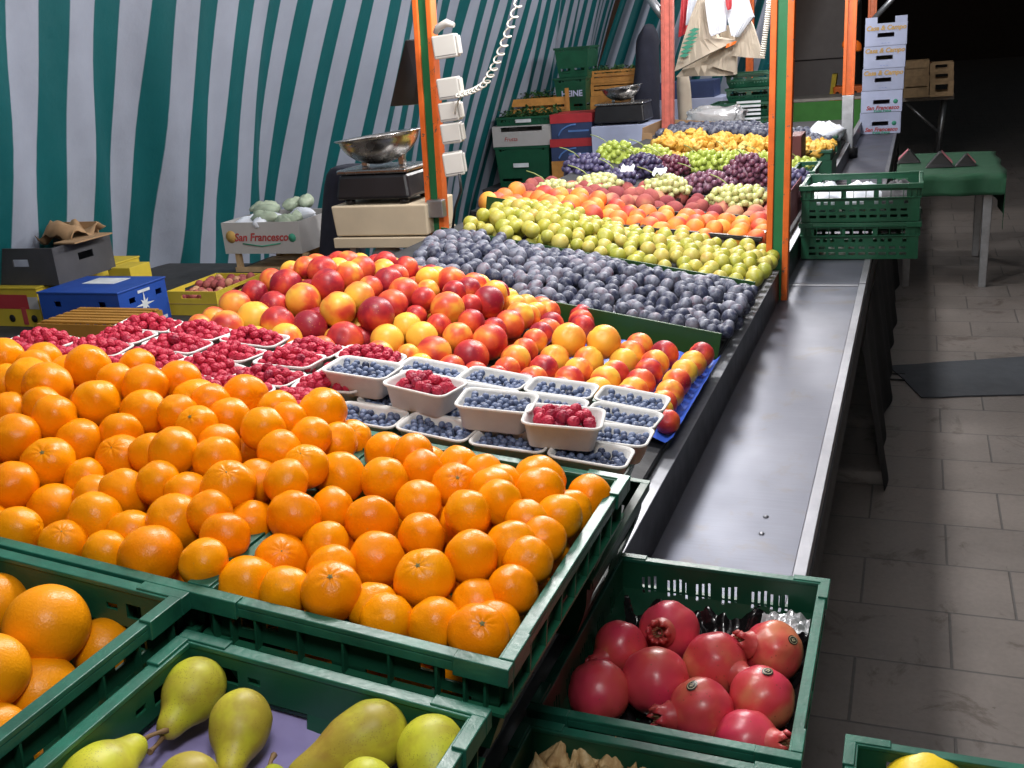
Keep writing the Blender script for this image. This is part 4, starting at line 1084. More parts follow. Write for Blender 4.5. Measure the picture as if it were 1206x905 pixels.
P2, q2 = post(a0, c, .082, 'orange post with green groove standing at the steel ledge right of the peaches')
a = on_y(787, 150, 7.35); c = on_y(786, 0, 7.40); dirn = (c-a).normalized(); a0 = a-dirn*((a.z-.02)/dirn.z)
post(a0, c, .085, 'faded red post behind the far scale, left of the hanging bags', 'post_pink', 'post_pink')
a = on_y(999, 112, 8.3); c = on_y(1003, 0, 8.3)
P4, q4 = post(a, c, .085, 'orange post rising from a steel sleeve beside the pale blue carton stack', 'post_orange', 'post_orange')
b = MB(); lo = on_y(996, 175, 8.3); b.box(-.042, .042, -.035, .035, lo.z-a.z-.5, .0-.002); b.build('steel_sleeve', MAT['galv'], P4, bevel=.003)
a = on_y(1027, 30, 11.6); c = on_y(1028, 0, 11.6); dirn = Vector((0, 0, 1)); post((a.x, 11.6, .02), c, .085, 'thin orange post far behind the pale blue carton stack', 'post_orange', 'post_orange')
a = on_y(913, 92, 11.2); c = on_y(885, 0, 11.2); post((on_y(880, 92, 11.2).x, 11.2, .02), on_y(884, 0, 11.2), .075, 'far orange post behind the hanging paper bags', 'post_orange', 'post_orange')
b = MB(); b.tube([on_y(1026, 26, 10.8), on_y(1052, -2, 10.8), on_y(1085, -40, 10.8)], .026, 10); o = b.build('brace_bar', MAT['galv']); tag(o, 'slanting grey steel brace above the pale blue cartons', 'brace')
b = MB(); b.tube([on_y(764, -4, 7.42), on_y(784, 24, 7.42)], .03, 10); o = b.build('brace_bar', MAT['galv']); tag(o, 'short pale brace meeting the faded red post from the left', 'brace')
b = MB(); b.tube([on_y(1004, 12, 8.36), on_y(1014, -8, 8.36), on_y(1030, -40, 8.36)], .022, 10); o = b.build('brace_bar', MAT['galv']); tag(o, 'thin steel brace leaving the orange post at the top of the picture', 'brace')

# sockets on the left post
ys = 3.42
def on1(px, py): return on_y(px, py, ys)
def socket(px0, py0, px1, py1, label, yaw, lid=False):
    A, B_ = on1(px0, py1), on1(px1, py0); w, h = B_.x-A.x, B_.z-A.z
    rt = thing('socket_box', label, 'socket', Matrix.Translation(((A.x+B_.x)/2, ys+.03, A.z)) @ Matrix.Rotation(R(yaw), 4, 'Z') @ Matrix.Rotation(R(-4), 4, 'Y'))
    b = MB(); b.box(-w/2, w/2, -.035, .035, 0, h); b.build('housing', MAT['white_plastic'], rt, bevel=.005)
    b = MB(); b.box(w/2+.0005, w/2+.008, -.028, .028, h*.10, h*.90); b.build('lid', MAT['white_plastic'], rt, bevel=.003)
    b = MB(); b.box(-w/2+.004, w/2-.004, -.0362, -.0352, h*.12, h*.14); b.build('lid_seam', MAT['greyboard'], rt)
socket(511, 40, 534, 70, 'white socket box with an open frame at the top of the left post', 12)
socket(516, 91, 537, 118, 'white socket box second from the top on the left post', 14)
socket(518, 120, 537, 144, 'white socket box in the middle of the left post', 10)
socket(520, 145, 539, 170, 'white socket box with a tilted open lid on the left post', 14)
socket(522, 180, 541, 208, 'lowest white socket box on the left post', 22)
b = MB(); pts = []
A, B_, C_ = on1(613, -4), on1(570, 78), on1(540, 112)
def path(t):
    return A.lerp(B_, t/.6) if t < .6 else B_.lerp(C_, (t-.6)/.4)
for i in range(420):
    t = i/419; p = path(t); a = t*17*2*math.pi; pts.append(p+Vector((.015*math.cos(a), .015*math.sin(a), .008*math.sin(a)))+Vector((0, 0, -.06*math.sin(math.pi*t))))
pts += [on1(537, 124), on1(536, 135)]
b.tube(pts, .0030, 6); o = b.build('coiled_cord', MAT['cord_white']); tag(o, 'white coiled cord running from the top edge down to the sockets on the left post', 'cord')
b = MB(); pts = []
A, B_ = on_y(907, -4, 7.0), on_y(898, 66, 7.0)
for i in range(300):
    t = i/299; p = A.lerp(B_, t); a = t*26*2*math.pi; pts.append(p+Vector((.014*math.cos(a), .014*math.sin(a), 0)))
b.tube(pts, .0055, 6); o = b.build('coiled_cord', MAT['cord_white']); tag(o, 'white coiled cord hanging behind the right post beside the paper bags', 'cord')
b = MB(); b.tube([on1(541, 205), on1(543, 225), on1(536, 245), on1(533, 270)], .005, 6); o = b.build('power_cable', MAT['cable']); tag(o, 'dark cable dropping from the lowest white socket box', 'cable')
b = MB(); b.tube([on1(535, 30), on1(526, 27), on1(516, 33), on1(512, 40)], .012, 8, radii=[.008, .014, .014, .008]); o = b.build('plug', MAT['white_plastic']); tag(o, 'white plug lying on the top socket box of the left post', 'plug')
b = MB(); gp = on_y(526, 243, 3.52); b.box(gp.x-.045, gp.x+.02, 3.44, 3.475, gp.z-.03, gp.z+.035); o = b.build('post_clamp', MAT['galv'], bevel=.004); tag(o, 'grey metal clamp round the left post above the greengages', 'clamp')
# dark customer display of the scale
rt = thing('scale_display', 'black flat display panel fixed at the left side of the left post', 'display', on_y(487, 128, 3.56))
A = rt.location; b = MB()
def W2(px, py, y): return on_y(px, py, y)-A
f0 = [W2(459, 126, 3.50), W2(497, 123, 3.62), W2(497, 46, 3.62), W2(477, 47, 3.54)]
b.loops([[tuple(p) for p in f0], [tuple(p+Vector((.01, .045, 0))) for p in f0]], True, True); b.build('panel', MAT['black_plastic'], rt, bevel=.004)
b = MB(); b.tube([W2(496, 90, 3.60), W2(507, 92, 3.55)], .010, 8); b.build('arm', MAT['black_plastic'], rt)

# ================================================================== SCALES
def scale(cx, y, zb, w, d, h, bowl_r, label, blabel):
    rt = thing('weighing_scale', label, 'scale', (cx, y, zb))
    b = MB(); b.box(-w/2, w/2, -d/2, d/2, .02, h, taper=-.015); b.build('housing', MAT['black_plastic'], rt, bevel=.012)
    b = MB(); b.box(-w/2-.004, w/2+.004, -d/2-.004, d/2+.004, h+.0025, h+.020); b.build('platform', MAT['bowl'], rt, bevel=.006)
    for sx in (-1, 1):
        for sy in (-1, 1): b = MB(); b.lathe([(.018, 0), (.020, .019)], 12, Matrix.Translation((sx*w*.4, sy*d*.4, 0)), closed=True); b.build('foot', MAT['black_plastic'], rt)
    for sx in (-1, 1): b = MB(); b.box(sx*bowl_r*.5-.012, sx*bowl_r*.5+.012, -.012, .012, h+.021, h+.021+bowl_r*.48); b.build('bowl_support', MAT['bowl'], rt, bevel=.003)
    zb2 = h+.028
    T = Matrix.Translation((0, 0, zb2)) @ Matrix.Rotation(R(-5), 4, 'Y')
    out = [(bowl_r*math.sin(a), bowl_r*.80*(1-math.cos(a))) for a in [R(6*k) for k in range(1, 14)]]
    rim = out[-1]; prof = [(.001, 0)]+out+[(rim[0]+.014, rim[1]+.004), (rim[0]+.015, rim[1]+.008), (rim[0]+.001, rim[1]+.006)]+[(max(.001, r-.003), z+.004) for r, z in reversed(out)]+[(.001, .004)]
    b = MB(); b.lathe(prof, 40, T); bo = b.build('weighing_bowl', MAT['bowl']); bo.matrix_world = rt.matrix_world @ Matrix.Identity(4); bo.location = (cx, y, zb); tag(bo, blabel, 'bowl')
    return rt
zs = on_y(450, 238, 3.5).z
scale(on_y(457, 235, 3.55).x, 3.55, zs, .29, .22, on_y(450, 197, 3.5).z-zs-.02, .160, 'black weighing scale on the cream box behind the nectarines', 'shiny steel bowl resting on the near black scale')
A, B_ = on_y(394, 279, 3.42), on_y(510, 240, 3.42)
stand = thing('scale_stand', 'cream box on a wooden shelf carrying the near weighing scale', 'stand', ((A.x+B_.x)/2, 3.60, 0))
w = B_.x-A.x
b = MB(); b.box(-w/2, w/2-.03, -.18, .07, A.z, zs-.001, taper=.006); b.build('box', MAT['cream'], stand, bevel=.006)
b = MB(); b.box(-w/2-.004, w/2-.04, -.185, .09, A.z-.045, A.z-.006); b.build('shelf', MAT['cream'], stand, bevel=.003)
for sx in (-1, 1):
    for sy in (-1, 1): b = MB(); b.box(sx*(w/2-.07)-.012, sx*(w/2-.07)+.012, sy*.11-.012-.05, sy*.11+.012-.05, 0, A.z-.046); b.build('leg', MAT['galv'], stand)
# round wrapped bundle below the shelf
c = on_y(457, 303, 3.5); b = ball(24, 16, lambda th, ph: (.062*math.sin(th)*math.cos(ph)*(1+.1*mn.noise(Vector((ph*2, th*3, 0)))), .05*math.sin(th)*math.sin(ph), .055*math.cos(th)*(1+.15*mn.noise(Vector((ph*3, th*2, 5))))))
o = b.build('wrapped_bundle', MAT['bag_white']); o.location = c; tag(o, 'pale grey plastic bundle under the shelf of the near scale', 'bundle')
b = MB(); b.box(c.x-.25, c.x+.25, 3.40, 3.62, c.z-.075, c.z-.056); o = b.build('support_board', MAT['grey_mat']); tag(o, 'dark board under the pale bundle', 'board')
b = MB(); b.box(c.x-.20, c.x+.20, 3.42, 3.60, 0.0, c.z-.0755); o = b.build('storage_box', MAT['greyboard']); tag(o, 'dark box on the paving under the scale shelf', 'box')
# dark cloth hanging left of the scale
def cloth(pxs, y, name, label, mat, cat='cloth', thick=.10):
    """pxs: (left px, right px, py) rows from top to bottom"""
    b = MB(); rows = []
    for i, (l, r, py) in enumerate(pxs):
        A, B_ = on_y(l, py, y), on_y(r, py, y); row = []; n = 22
        for k in range(n):
            a = 2*math.pi*k/n; cx = (A.x+B_.x)/2; hw = (B_.x-A.x)/2
            wv = 1+.10*math.sin(3*a+i*.7)
            row.append((cx+hw*math.cos(a), y+thick*math.sin(a)*wv, A.z))
        rows.append(row)
    b.loops(rows, True, True, smooth=True); o = b.build(name, MAT[mat]); md = o.modifiers.new('s', 'SUBSURF'); md.levels = 1; md.render_levels = 1
    tag(o, label, cat); return o
cloth([(398, 424, 194), (386, 430, 200), (383, 430, 230), (380, 430, 270), (378, 428, 310), (376, 428, 350), (374, 428, 420)], 3.98, 'dark_coat', 'dark navy coat hanging behind the cream scale box', 'navy_cloth', 'coat', .09)
cloth([(761, 767, 28), (757, 771, 36), (748, 777, 46), (750, 775, 70), (747, 778, 95), (743, 776, 125), (747, 778, 150), (745, 775, 172)], 8.9, 'dark_coat', 'black coat hanging behind the far scale beside the faded red post', 'navy_cloth', 'coat', .14)

# ================================================================== BOXES ON THE VENDOR SIDE
def carton(px0, px1, pyb, pyt, y, d, name, label, cat, mat, group=None, open_top=True, holes=None, t=.006, bottom_to=None):
    A, B_ = on_y(px0, pyb, y), on_y(px1, pyb, y); zt = on_y((px0+px1)/2, pyt, y).z; zb = (A.z+B_.z)/2
    if bottom_to is not None: zb = bottom_to
    w, h = B_.x-A.x, zt-zb
    rt = thing(name, label, cat, ((A.x+B_.x)/2, y+d/2, zb), group)
    Z90 = Matrix.Rotation(R(90), 4, 'Z'); hl = holes(w, h) if holes else []; hd = holes(d, h) if holes else []
    for T, L, hh in ((Tr((-w/2, -d/2, 0)), w, hl), (Tr((-w/2, d/2-t, 0)), w, hl), (Tr((-w/2+t, -d/2+t+.0002, 0)) @ Z90, d-2*t-.0004, hd), (Tr((w/2, -d/2+t+.0002, 0)) @ Z90, d-2*t-.0004, hd)):
        b = MB(); b.panel(T, L, h, hh, t); b.build('side', MAT[mat], rt)
    b = MB(); b.box(-w/2+t+.0003, w/2-t-.0003, -d/2+t+.0003, d/2-t-.0003, .001, .006); b.build('base', MAT[mat], rt)
    if not open_top: b = MB(); b.box(-w/2-.004, w/2+.004, -d/2-.004, d/2+.004, h+.0005, h+.008); b.build('lid', MAT[mat], rt, bevel=.002)
    return rt, w, h, d
def hand(w, h): return [(w/2-.045, w/2+.045, h*.42, h*.62)]
# trestle that carries the near boxes
zt = on_y(30, 402, 2.85).z-.012
tb = thing('trestle_table', 'low table behind the deck carrying the boxes in front of the tarpaulin', 'table', (-3.2, 3.35, 0))
b = MB(); b.box(-.62, .62, -.68, .95, zt-.03, zt); b.build('table_top', MAT['grey_mat'], tb)
for sx in (-1, 1):
    for sy in (-.6, .85): b = MB(); b.box(sx*.56-.02, sx*.56+.02, sy-.02, sy+.02, 0, zt-.031); b.build('leg', MAT['galv'], tb)
# blue banana-style box
rt, w, h, d = carton(57, 149, 400, 347, 3.0, .275, 'fruit_box', 'bright blue cardboard fruit box with white star print in front of the tarpaulin', 'box', 'blue_card', open_top=False, bottom_to=zt+.001,
                     holes=lambda w, h: [(w*.18, w*.18+.035, h-.052, h-.030), (w*.74, w*.74+.035, h-.052, h-.030)])
b = MB(); sp = []
for k in range(16): a = k*math.pi/8; r = (.055 if k % 4 == 0 else .030 if k % 2 == 0 else .014); sp.append((0, r*math.cos(a), r*math.sin(a)))
b.loops([[(w/2+.0015, y, z+h*.56) for _, y, z in sp], [(w/2+.0022, y, z+h*.56) for _, y, z in sp]], True, True)
b.box(w/2+.0012, w/2+.002, -.035, .035, h*.20, h*.245); b.box(w/2+.0012, w/2+.002, -.03, .04, h*.86, h*.93); b.box(w/2+.0012, w/2+.002, -.12, .115, .006, h*.12)
b.build('star_print', MAT['print_white'], rt)
b = MB(); b.box(-.005, .012, -d/2-.0018, -d/2-.001, h*.36, h*.62); b.build('print', MAT['print_white'], rt)
b = MB(); b.box(-.10, .06, .0, .10, h+.0085, h+.010); b.build('lid_label', MAT['print_white'], rt)
# black carton pair
rt, w, h, d = carton(-10, 70, 335, 292, 3.12, .33, 'cardboard_box', 'black open cardboard box with brown flaps at the far left before the tarpaulin', 'box', 'greyboard',
                     holes=lambda w, h: [(w/2-.04, w/2+.045, h*.50, h*.70)])
zbk = rt.location.z
for (x0, x1, y0, y1, z0, z1, ry) in ((-w/2+.02, w/2-.03, d/2-.03, d/2-.025, h-.01, h+.055, 0), (w/2-.05, w/2+.06, -.10, .12, h+.004, h+.010, 0)):
    b = MB(); b.box(x0, x1, y0, y1, z0, z1); o = b.build('flap', MAT['kraft'], rt)
b = MB(); b.grid(10, 10, lambda u, v: (-.02+u*.20, -.04+v*.2, h-.02+.10*mn.noise(Vector((u*3, v*3, 2)))+.05)); b.build('crumpled_paper', MAT['kraft'], rt, solid=.002)
# yellow and red carton under it
rt, w, h, d = carton(-60, 56, 402, 341, 3.08, .62, 'fruit_box', 'yellow cardboard box with a red band under the black box at the left edge', 'box', 'yellow_card', open_top=False, bottom_to=zt+.001)
dz = zbk-(rt.location.z+h+.009)
b = MB(); b.box(-w/2, w/2-.055, -d/2-.002, -d/2-.0008, h*.48, h*.86); b.build('red_band', MAT['red'], rt)
b = MB(); b.box(w/2-.054, w/2-.002, -d/2-.002, -d/2-.0008, h*.48, h*.80); b.build('pale_label', MAT['white_card'], rt)
b = MB(); b.box(w/2-.10, w/2-.075, -d/2-.0035, -d/2-.0022, h*.06, h*.52); b.build('print', MAT['print_red'], rt)
for xx in (.04, .16): b = MB(); b.lathe([(.0005, 0), (.016, 0), (.016, .001), (.0005, .001)], 16, Tr((w/2-xx, -d/2-.0018, h*.22)) @ FACE_FRONT); b.build('round_print', MAT['cable'], rt)
if abs(dz) > .002:
    for o in bpy.data.objects:
        if o.get('label', '').startswith('black open cardboard box'): o.location.z -= dz
bpy.context.view_layer.update()
# ochre slatted crate in front of the blue box
rt, w, h, d = carton(52, 150, 420, 383, 2.72, .22, 'slatted_crate', 'ochre slatted fruit crate in front of the blue box', 'crate', 'ochre', bottom_to=zt+.001,
                     holes=lambda w, h: [(.01+k*(w-.02)/9, .01+k*(w-.02)/9+(w-.02)/16, h*f, h*f+.018) for k in range(9) for f in (.15, .45)])
b = MB()
for k in range(6): b.box(-w/2+.01, w/2-.01, -d/2+.012+k*.036, -d/2+.034+k*.036, h+.0005, h+.007)
b.build('top_slats', MAT['ochre'], rt)
# yellow card behind the blue box
b = MB(); A = on_y(128, 324, 3.42); b.box(A.x, A.x+.12, 3.42, 3.55, zt+.001, A.z+.03); o = b.build('small_carton', MAT['yellow_card'], bevel=.002); tag(o, 'small bright yellow carton peeping out behind the blue box', 'box')
# yellow crate of red plums
rt, w, h, d = carton(203, 261, 386, 344, 3.30, .34, 'fruit_box', 'yellow cardboard box of small red plums left of the nectarine heap', 'box', 'yellow_card', bottom_to=zt+.001, t=.008,
                     holes=lambda w, h: [(w*.3, w*.7, h-.03, h-.012)])
by = rt.location.copy()
b = MB(); b.box(-w/2-.002, w/2+.002, -d/2-.003, -d/2-.001, h*.48, h*.495); b.build('seam', MAT['kraft'], rt)
b = MB(); b.box(-w/2+.009, w/2-.009, -d/2+.009, d/2-.009, h*.45, h*.46); b.build('inner_board', MAT['kraft'], rt)
rp = [(Vector((by.x+x, by.y+y, by.z+z)), r) for x, y, z, r in dart(900, region(-w/2+.03, w/2-.03, -d/2+.03, d/2-.03), lambda x, y: h-.03+.02*(y > 0), .019, [], layers=(0, 1.5), close=1.7)]
scatter('red_plum', PLUMR, rp, 'small red plum in the yellow cardboard box', 'red plum', 'red plums in the yellow box')
# white carton with script
zt2 = zt
rt, w, h, d = carton(266, 356, 299, 262, 3.85, .36, 'fruit_carton', 'white fruit carton with red script, filled with pale wrapped vegetables', 'carton', 'white_card')
zc = rt.location.z
letter('San Francesco', .050, MAT['print_red'], rt, .0, -d/2-.002, h*.52, .25, .0012)
b = MB(); b.tube([(-.10, -d/2-.002, h*.33), (0, -d/2-.002, h*.24), (.10, -d/2-.002, h*.33)], .003, 5); b.build('underline', MAT['print_green'], rt)
b = MB(); b.lathe([(.0005, 0), (.028, 0), (.028, .0012), (.0005, .0012)], 20, Tr((-w/2+.045, -d/2-.0005, h*.55)) @ FACE_FRONT); b.build('round_print', MAT['print_gold'], rt)
b = MB(); b.lathe([(.0005, 0), (.020, 0), (.020, .0012), (.0005, .0012)], 9, Tr((w/2-.04, -d/2-.0005, h*.5)) @ FACE_FRONT); b.build('pineapple_print', MAT['print_green'], rt)
for k in range(12):
    x, y = random.uniform(-w/2+.05, w/2-.05), random.uniform(-d/2+.06, d/2-.05)
    me = ball(16, 12, lambda th, ph: (.07*math.sin(th)*math.cos(ph)*(1+.3*mn.noise(Vector((ph, th*2, k)))), .035*math.sin(th)*math.sin(ph), .03*math.cos(th)*(1+.4*mn.noise(Vector((ph*2, th, k+9)))))).mesh('pale_vegetable', MAT['pale_veg' if k % 3 else 'bag_white'])
    o = place('wrapped_vegetable', me, Tr((rt.location.x+x, rt.location.y+y, zc+h-.02+.03*random.random()+.04*(y > 0))) @ Matrix.Rotation(random.uniform(0, 3), 4, 'Z')); tag(o, 'pale green vegetable in white film heaped in the white script carton', 'vegetable', 'wrapped vegetables in the white carton')
A = rt.location
rt2 = thing('wooden_tray', 'shallow wooden tray under the white script carton', 'tray', (A.x+.02, A.y, zc-.085))
b = MB(); b.box(-w/2+.02, w/2, -d/2, -d/2+.008, 0, .022); b.box(-w/2+.02, w/2, d/2-.008, d/2, 0, .06); b.box(-w/2+.02, w/2, -d/2+.009, d/2-.009, .0, .006); b.build('boards', MAT['wood'], rt2)
for sx in (-w/2+.035, w/2-.015):
    for sy in (-d/2+.02, d/2-.02): b = MB(); b.box(sx-.012, sx+.012, sy-.011, sy+.011, .0065, .083); b.build('corner_block', MAT['wood'], rt2)
b = MB(); b.box(A.x-w/2, A.x+w/2+.05, A.y-d/2, A.y+d/2, 0, zc-.0855); o = b.build('storage_box', MAT['greyboard']); tag(o, 'tall dark storage box under the wooden tray and white carton', 'box')

# ================================================================== FAR END OF THE STALL
YF = 8.4
zt = on_y(610, 217, YF).z-.03
tb = thing('trestle_table', 'far low table under the crates and red cartons at the end of the stall', 'table', (on_y(672, 200, YF).x, YF+.35, 0))
b = MB(); b.box(-.80, .80, -.42, .75, zt-.03, zt); b.build('table_top', MAT['grey_mat'], tb)
for sx in (-1, 1):
    for sy in (-.36, .66): b = MB(); b.box(sx*.74-.02, sx*.74+.02, sy-.02, sy+.02, 0, zt-.031); b.build('leg', MAT['galv'], tb)
def crate_px(px0, px1, pyb, pyt, y, d, label, style='A', mat='green_dark', group=None, bottom_to=None, cat='crate', name='plastic_crate'):
    A, B_ = on_y(px0, pyb, y), on_y(px1, pyb, y); zb = (A.z+B_.z)/2 if bottom_to is None else bottom_to; zt_ = on_y((px0+px1)/2, pyt, y).z
    rt = make_crate(Matrix.Translation((A.x+.01, y, zt_)), B_.x-A.x-.02, d, zt_-zb, label, style, mat, mat, group, detail=False, name=name, cat=cat)
    return rt, (A.x+B_.x)/2, B_.x-A.x, zb, zt_
def leaves(cx, cy, z, w, d, n, name, label, mat='leaf', hgt=.09, sz=.035):
    b = MB()
    for _ in range(n):
        c = Vector((cx+random.uniform(-w/2, w/2), cy+random.uniform(-d/2, d/2), z+random.uniform(0, hgt)*(1-.3*random.random()))); a = random.uniform(0, 6.28); e = random.uniform(-.7, .9); L = sz*random.uniform(.6, 1.3)
        u = Vector((math.cos(a)*math.cos(e), math.sin(a)*math.cos(e), math.sin(e))); v = u.cross(Vector((random.uniform(-.4, .4), random.uniform(-.4, .4), 1))).normalized()*.5
        b.quad([c-u*L*.3, c+v*L*.7+u*L*.2+Vector((0, 0, .004)), c+u*L, c-v*L*.7+u*L*.2+Vector((0, 0, .004))])
    o = b.build(name, MAT[mat], recalc=False); tag(o, label, 'greens', None, 'stuff'); return o
r1, cx, w, zb, z1 = crate_px(583, 651, 214, 173, YF, .4, 'dark green crate at the bottom of the far left stack', 'A', bottom_to=zt+.001)
b = MB(); b.box(-.08, .06, -.2095, -.2045, (z1-zb)*.50, (z1-zb)*.60); b.build('handle_label', MAT['print_white'], r1)
rt, w, h, d = carton(581, 650, 172, 148, YF, .4, 'cardboard_tray', 'grey-brown cardboard tray between two dark crates of the far left stack', 'tray', 'white_card', holes=lambda w, h: [(.08, w-.08, h*.72, h*.94)], bottom_to=z1+.006)
letter('Frutta', .05, MAT['print_red'], rt, -.10, -d/2-.003, h*.35, .2)
zz = rt.location.z+h
r2, cx, w, zb, z2 = crate_px(582, 655, 147, 138, YF, .4, 'dark crate of leafy greens on top of the far left stack', 'A', bottom_to=zz+.001)
b = MB(); b.box(-.08, .06, -.2095, -.2045, (z2-zb)*.35, (z2-zb)*.75); b.build('handle_label', MAT['print_white'], r2)
leaves(cx, YF+.18, z2-.03, w-.05, .3, 420, 'leafy_greens', 'curly green leaves heaped in the dark crate of the far left stack', hgt=.10)
rt, w, h, d = carton(593, 669, 132, 116, YF+.42, .35, 'wooden_crate', 'orange-brown wooden crate of greens behind the leafy greens', 'crate', 'wood_orange', holes=lambda w, h: [(.03, w-.03, h*.42, h*.56)], bottom_to=z2-.02)
for sx in (-1, 1): b = MB(); b.box(sx*(w/2+.004)-.016, sx*(w/2+.004)+.016, -d/2-.02, -d/2-.002, 0, h+.07); b.build('corner_block', MAT['wood_orange'], rt)
leaves(rt.location.x-.06, YF+.58, rt.location.z+h-.03, w*.6, .25, 220, 'leafy_greens', 'dark green leaves in the wooden crate at the far end', hgt=.09)
b = MB(); b.box(rt.location.x-w/2+.01, rt.location.x+w/2-.01, YF+.44, YF+.75, zt+.001, z2-.021); o = b.build('storage_box', MAT['greyboard']); tag(o, 'dark box carrying the orange-brown wooden crate at the far end', 'box')
# tall dark green crates with lettering
gb = [(652, 694, 190, 134), (652, 694, 133, 92), (652, 696, 91, 56)]
zbt = zt+.001
for i, (a, c, pb, pt) in enumerate(gb):
    r, cx, w, zb, z3 = crate_px(a, c, pb, pt, YF+.45, .35, ['bottom dark green crate of the tall stack in front of the striped end wall', 'middle dark green crate with pale lettering in the tall stack', 'topmost dark green crate of the tall stack before the striped end wall'][i], 'A', bottom_to=zbt); zbt = z3+.005
    if i == 1: letter('HEINE', .070, MAT['pale_blue_card'], r, .02, -.19, (z3-zb)*.55, 0, .002)
# red and navy cartons
b = MB(); A, B_ = on_y(650, 200, YF-.02), on_y(699, 200, YF-.02); zc0 = on_y(675, 189, YF).z
b.box(A.x, B_.x, YF-.02, YF+.36, zt+.001, zc0-.001); o = b.build('wooden_crate', MAT['wood_orange']); tag(o, 'low wooden crate under the red and navy cartons', 'crate')
zb = zc0
for i, (pb, pt) in enumerate(((189, 165), (164, 136))):
    rt, w, h, d = carton(650, 699 if i == 0 else 698, pb, pt, YF-.02, .36, 'fruit_carton', ['lower red and navy fruit carton at the far end', 'upper red and navy fruit carton at the far end'][i], 'carton', 'navy_card', open_top=False, bottom_to=zb)
    b = MB(); b.box(-w/2-.0055, w/2+.0055, -d/2-.006, d/2+.002, h*.68, h+.012); b.build('red_lid', MAT['red'], rt)
    b = MB(); pts = [(-.06+.16*math.cos(a)+.10, -d/2-.003, h*.02+h*.58*math.sin(a)) for a in [R(90+9*k) for k in range(10)]]; b.tube(pts, .008, 5); b.box(-.03, w/2-.03, -d/2-.004, -d/2-.001, h*.28, h*.36); b.build('print', MAT['print_blue'], rt)
    zb = rt.location.z+h+.013
# wooden crates right of it
zw = zt+.001
for i, (pb, pt) in enumerate(((140, 112), (111, 97), (96, 82))):
    rt, w, h, d = carton(696, 760, pb, pt, YF+.62, .35, 'wooden_crate', ['bottom wooden crate of the orange stack behind the far scale', 'middle wooden crate of the orange stack behind the far scale', 'top wooden crate with greens behind the far scale'][i], 'crate', 'wood_orange', holes=lambda w, h: [(.03, w-.03, h*.40, h*.52), (.03, w-.03, h*.75, h*.85)], bottom_to=zw); zw = rt.location.z+h+.002
leaves(rt.location.x, YF+.8, rt.location.z+h-.03, w-.06, .28, 200, 'leafy_greens', 'green leaves on top of the orange wooden crates', hgt=.06)
# far scale on a pale tray
A, B_ = on_y(697, 168, YF-.1), on_y(772, 146, YF-.1)
b = MB(); b.box(A.x, B_.x, YF-.10, YF+.33, zt+.001, B_.z); o = b.build('pale_box', MAT['pale_blue_card'], bevel=.004); tag(o, 'pale grey-blue box carrying the far scale', 'box')
c = on_y(735, 145, YF+.1); hh = on_y(735, 120, YF+.1).z-B_.z-.02
scale(c.x, YF+.1, B_.z+.001, .40, .30, hh, .165, 'black weighing scale at the far end of the stall in front of wooden crates', 'steel bowl on the far weighing scale')
# silver bag, far green crates, grey tray behind the plums
c = on_frame(831, 148, FB, .06)
def foil(th, ph):
    d = Vector((math.sin(th)*math.cos(ph), math.sin(th)*math.sin(ph), math.cos(th)))
    q = Vector(tuple(math.copysign(abs(t)**.6, t) for t in d)); w = .30*mn.noise(d*2.2)+.20*mn.noise(d*5+Vector((3, 0, 0)))+.10*mn.noise(d*11)
    return (.21*q.x*(1+.5*w), .13*q.y, .068*q.z*(1+w)+.02*d.x)
o = ball(64, 40, foil, smooth=False)
o = o.build('foil_bag', MAT['silver_film']); o.matrix_world = Matrix.Translation((c.x, 7.85, c.z+.03)) @ Matrix.Rotation(R(6), 4, 'Y'); tag(o, 'shiny silver film bag lying behind the farthest plums', 'bag')
YG = 8.15
zgt = (FB @ Vector((-.45, YG, -.03))).z
G5 = 'green crates stacked behind the silver bag'
b = MB(); b.box(on_y(772, 150, YG).x, -.50, 7.62, 8.95, zgt-.02, zgt); o = b.build('end_board', MAT['grey_mat']); tag(o, 'grey board at the far end of the deck carrying the silver bag and green crates', 'board')
b = MB()
for xx in (on_y(780, 150, YG).x+.05, -.56):
    for yy in (7.7, 8.85): b.box(xx-.02, xx+.02, yy-.02, yy+.02, 0, zgt-.021)
o = b.build('end_trestle', MAT['galv']); tag(o, 'steel trestle legs under the far end board', 'trestle')
zb = zgt+.001
for i, (a, c_, pb, pt) in enumerate(((834, 912, 160, 139), (834, 912, 138, 122), (852, 912, 121, 104), (852, 912, 103, 87))):
    r, cx, w, z0, z3 = crate_px(a, c_, pb, pt, YG, .38, ['bottom green crate with white slatted label behind the silver bag', 'second green crate from the bottom behind the silver bag', 'third green crate from the bottom, set back to the right behind the silver bag', 'topmost green crate behind the silver bag beside the paper bags'][i], 'C' if False else 'A', 'green', G5, bottom_to=zb); zb = z3+.005
    if i < 2:
        b = MB()
        for k in range(4): b.box(-.03, .15, -.1995, -.195, .012+k*.030, .028+k*.030)
        b.build('label_strips', MAT['print_white'], r)
A, B_ = on_y(800, 143, 9.2), on_y(838, 115, 9.2)
b = MB(); b.box(A.x-.4, B_.x+.1, 9.2, 9.6, 0, B_.z); o = b.build('grey_box', MAT['pale_blue_card'], bevel=.006); tag(o, 'pale grey box left of the green crates behind the silver bag', 'box')
A2 = on_y(800, 97, 9.2); b = MB(); b.box(A.x-.2, B_.x+.02, 9.22, 9.55, B_.z+.001, A2.z); o = b.build('dark_box', MAT['navy_card'], bevel=.006); tag(o, 'dark box on the pale grey box below the hanging paper bags', 'box')
cloth([(796, 812, 84), (797, 814, 110), (799, 816, 140), (800, 818, 160)], 8.9, 'hanging_bag', 'narrow grey-brown bag hanging below the bunch of paper bags', 'bag_paper', 'bag', .05)

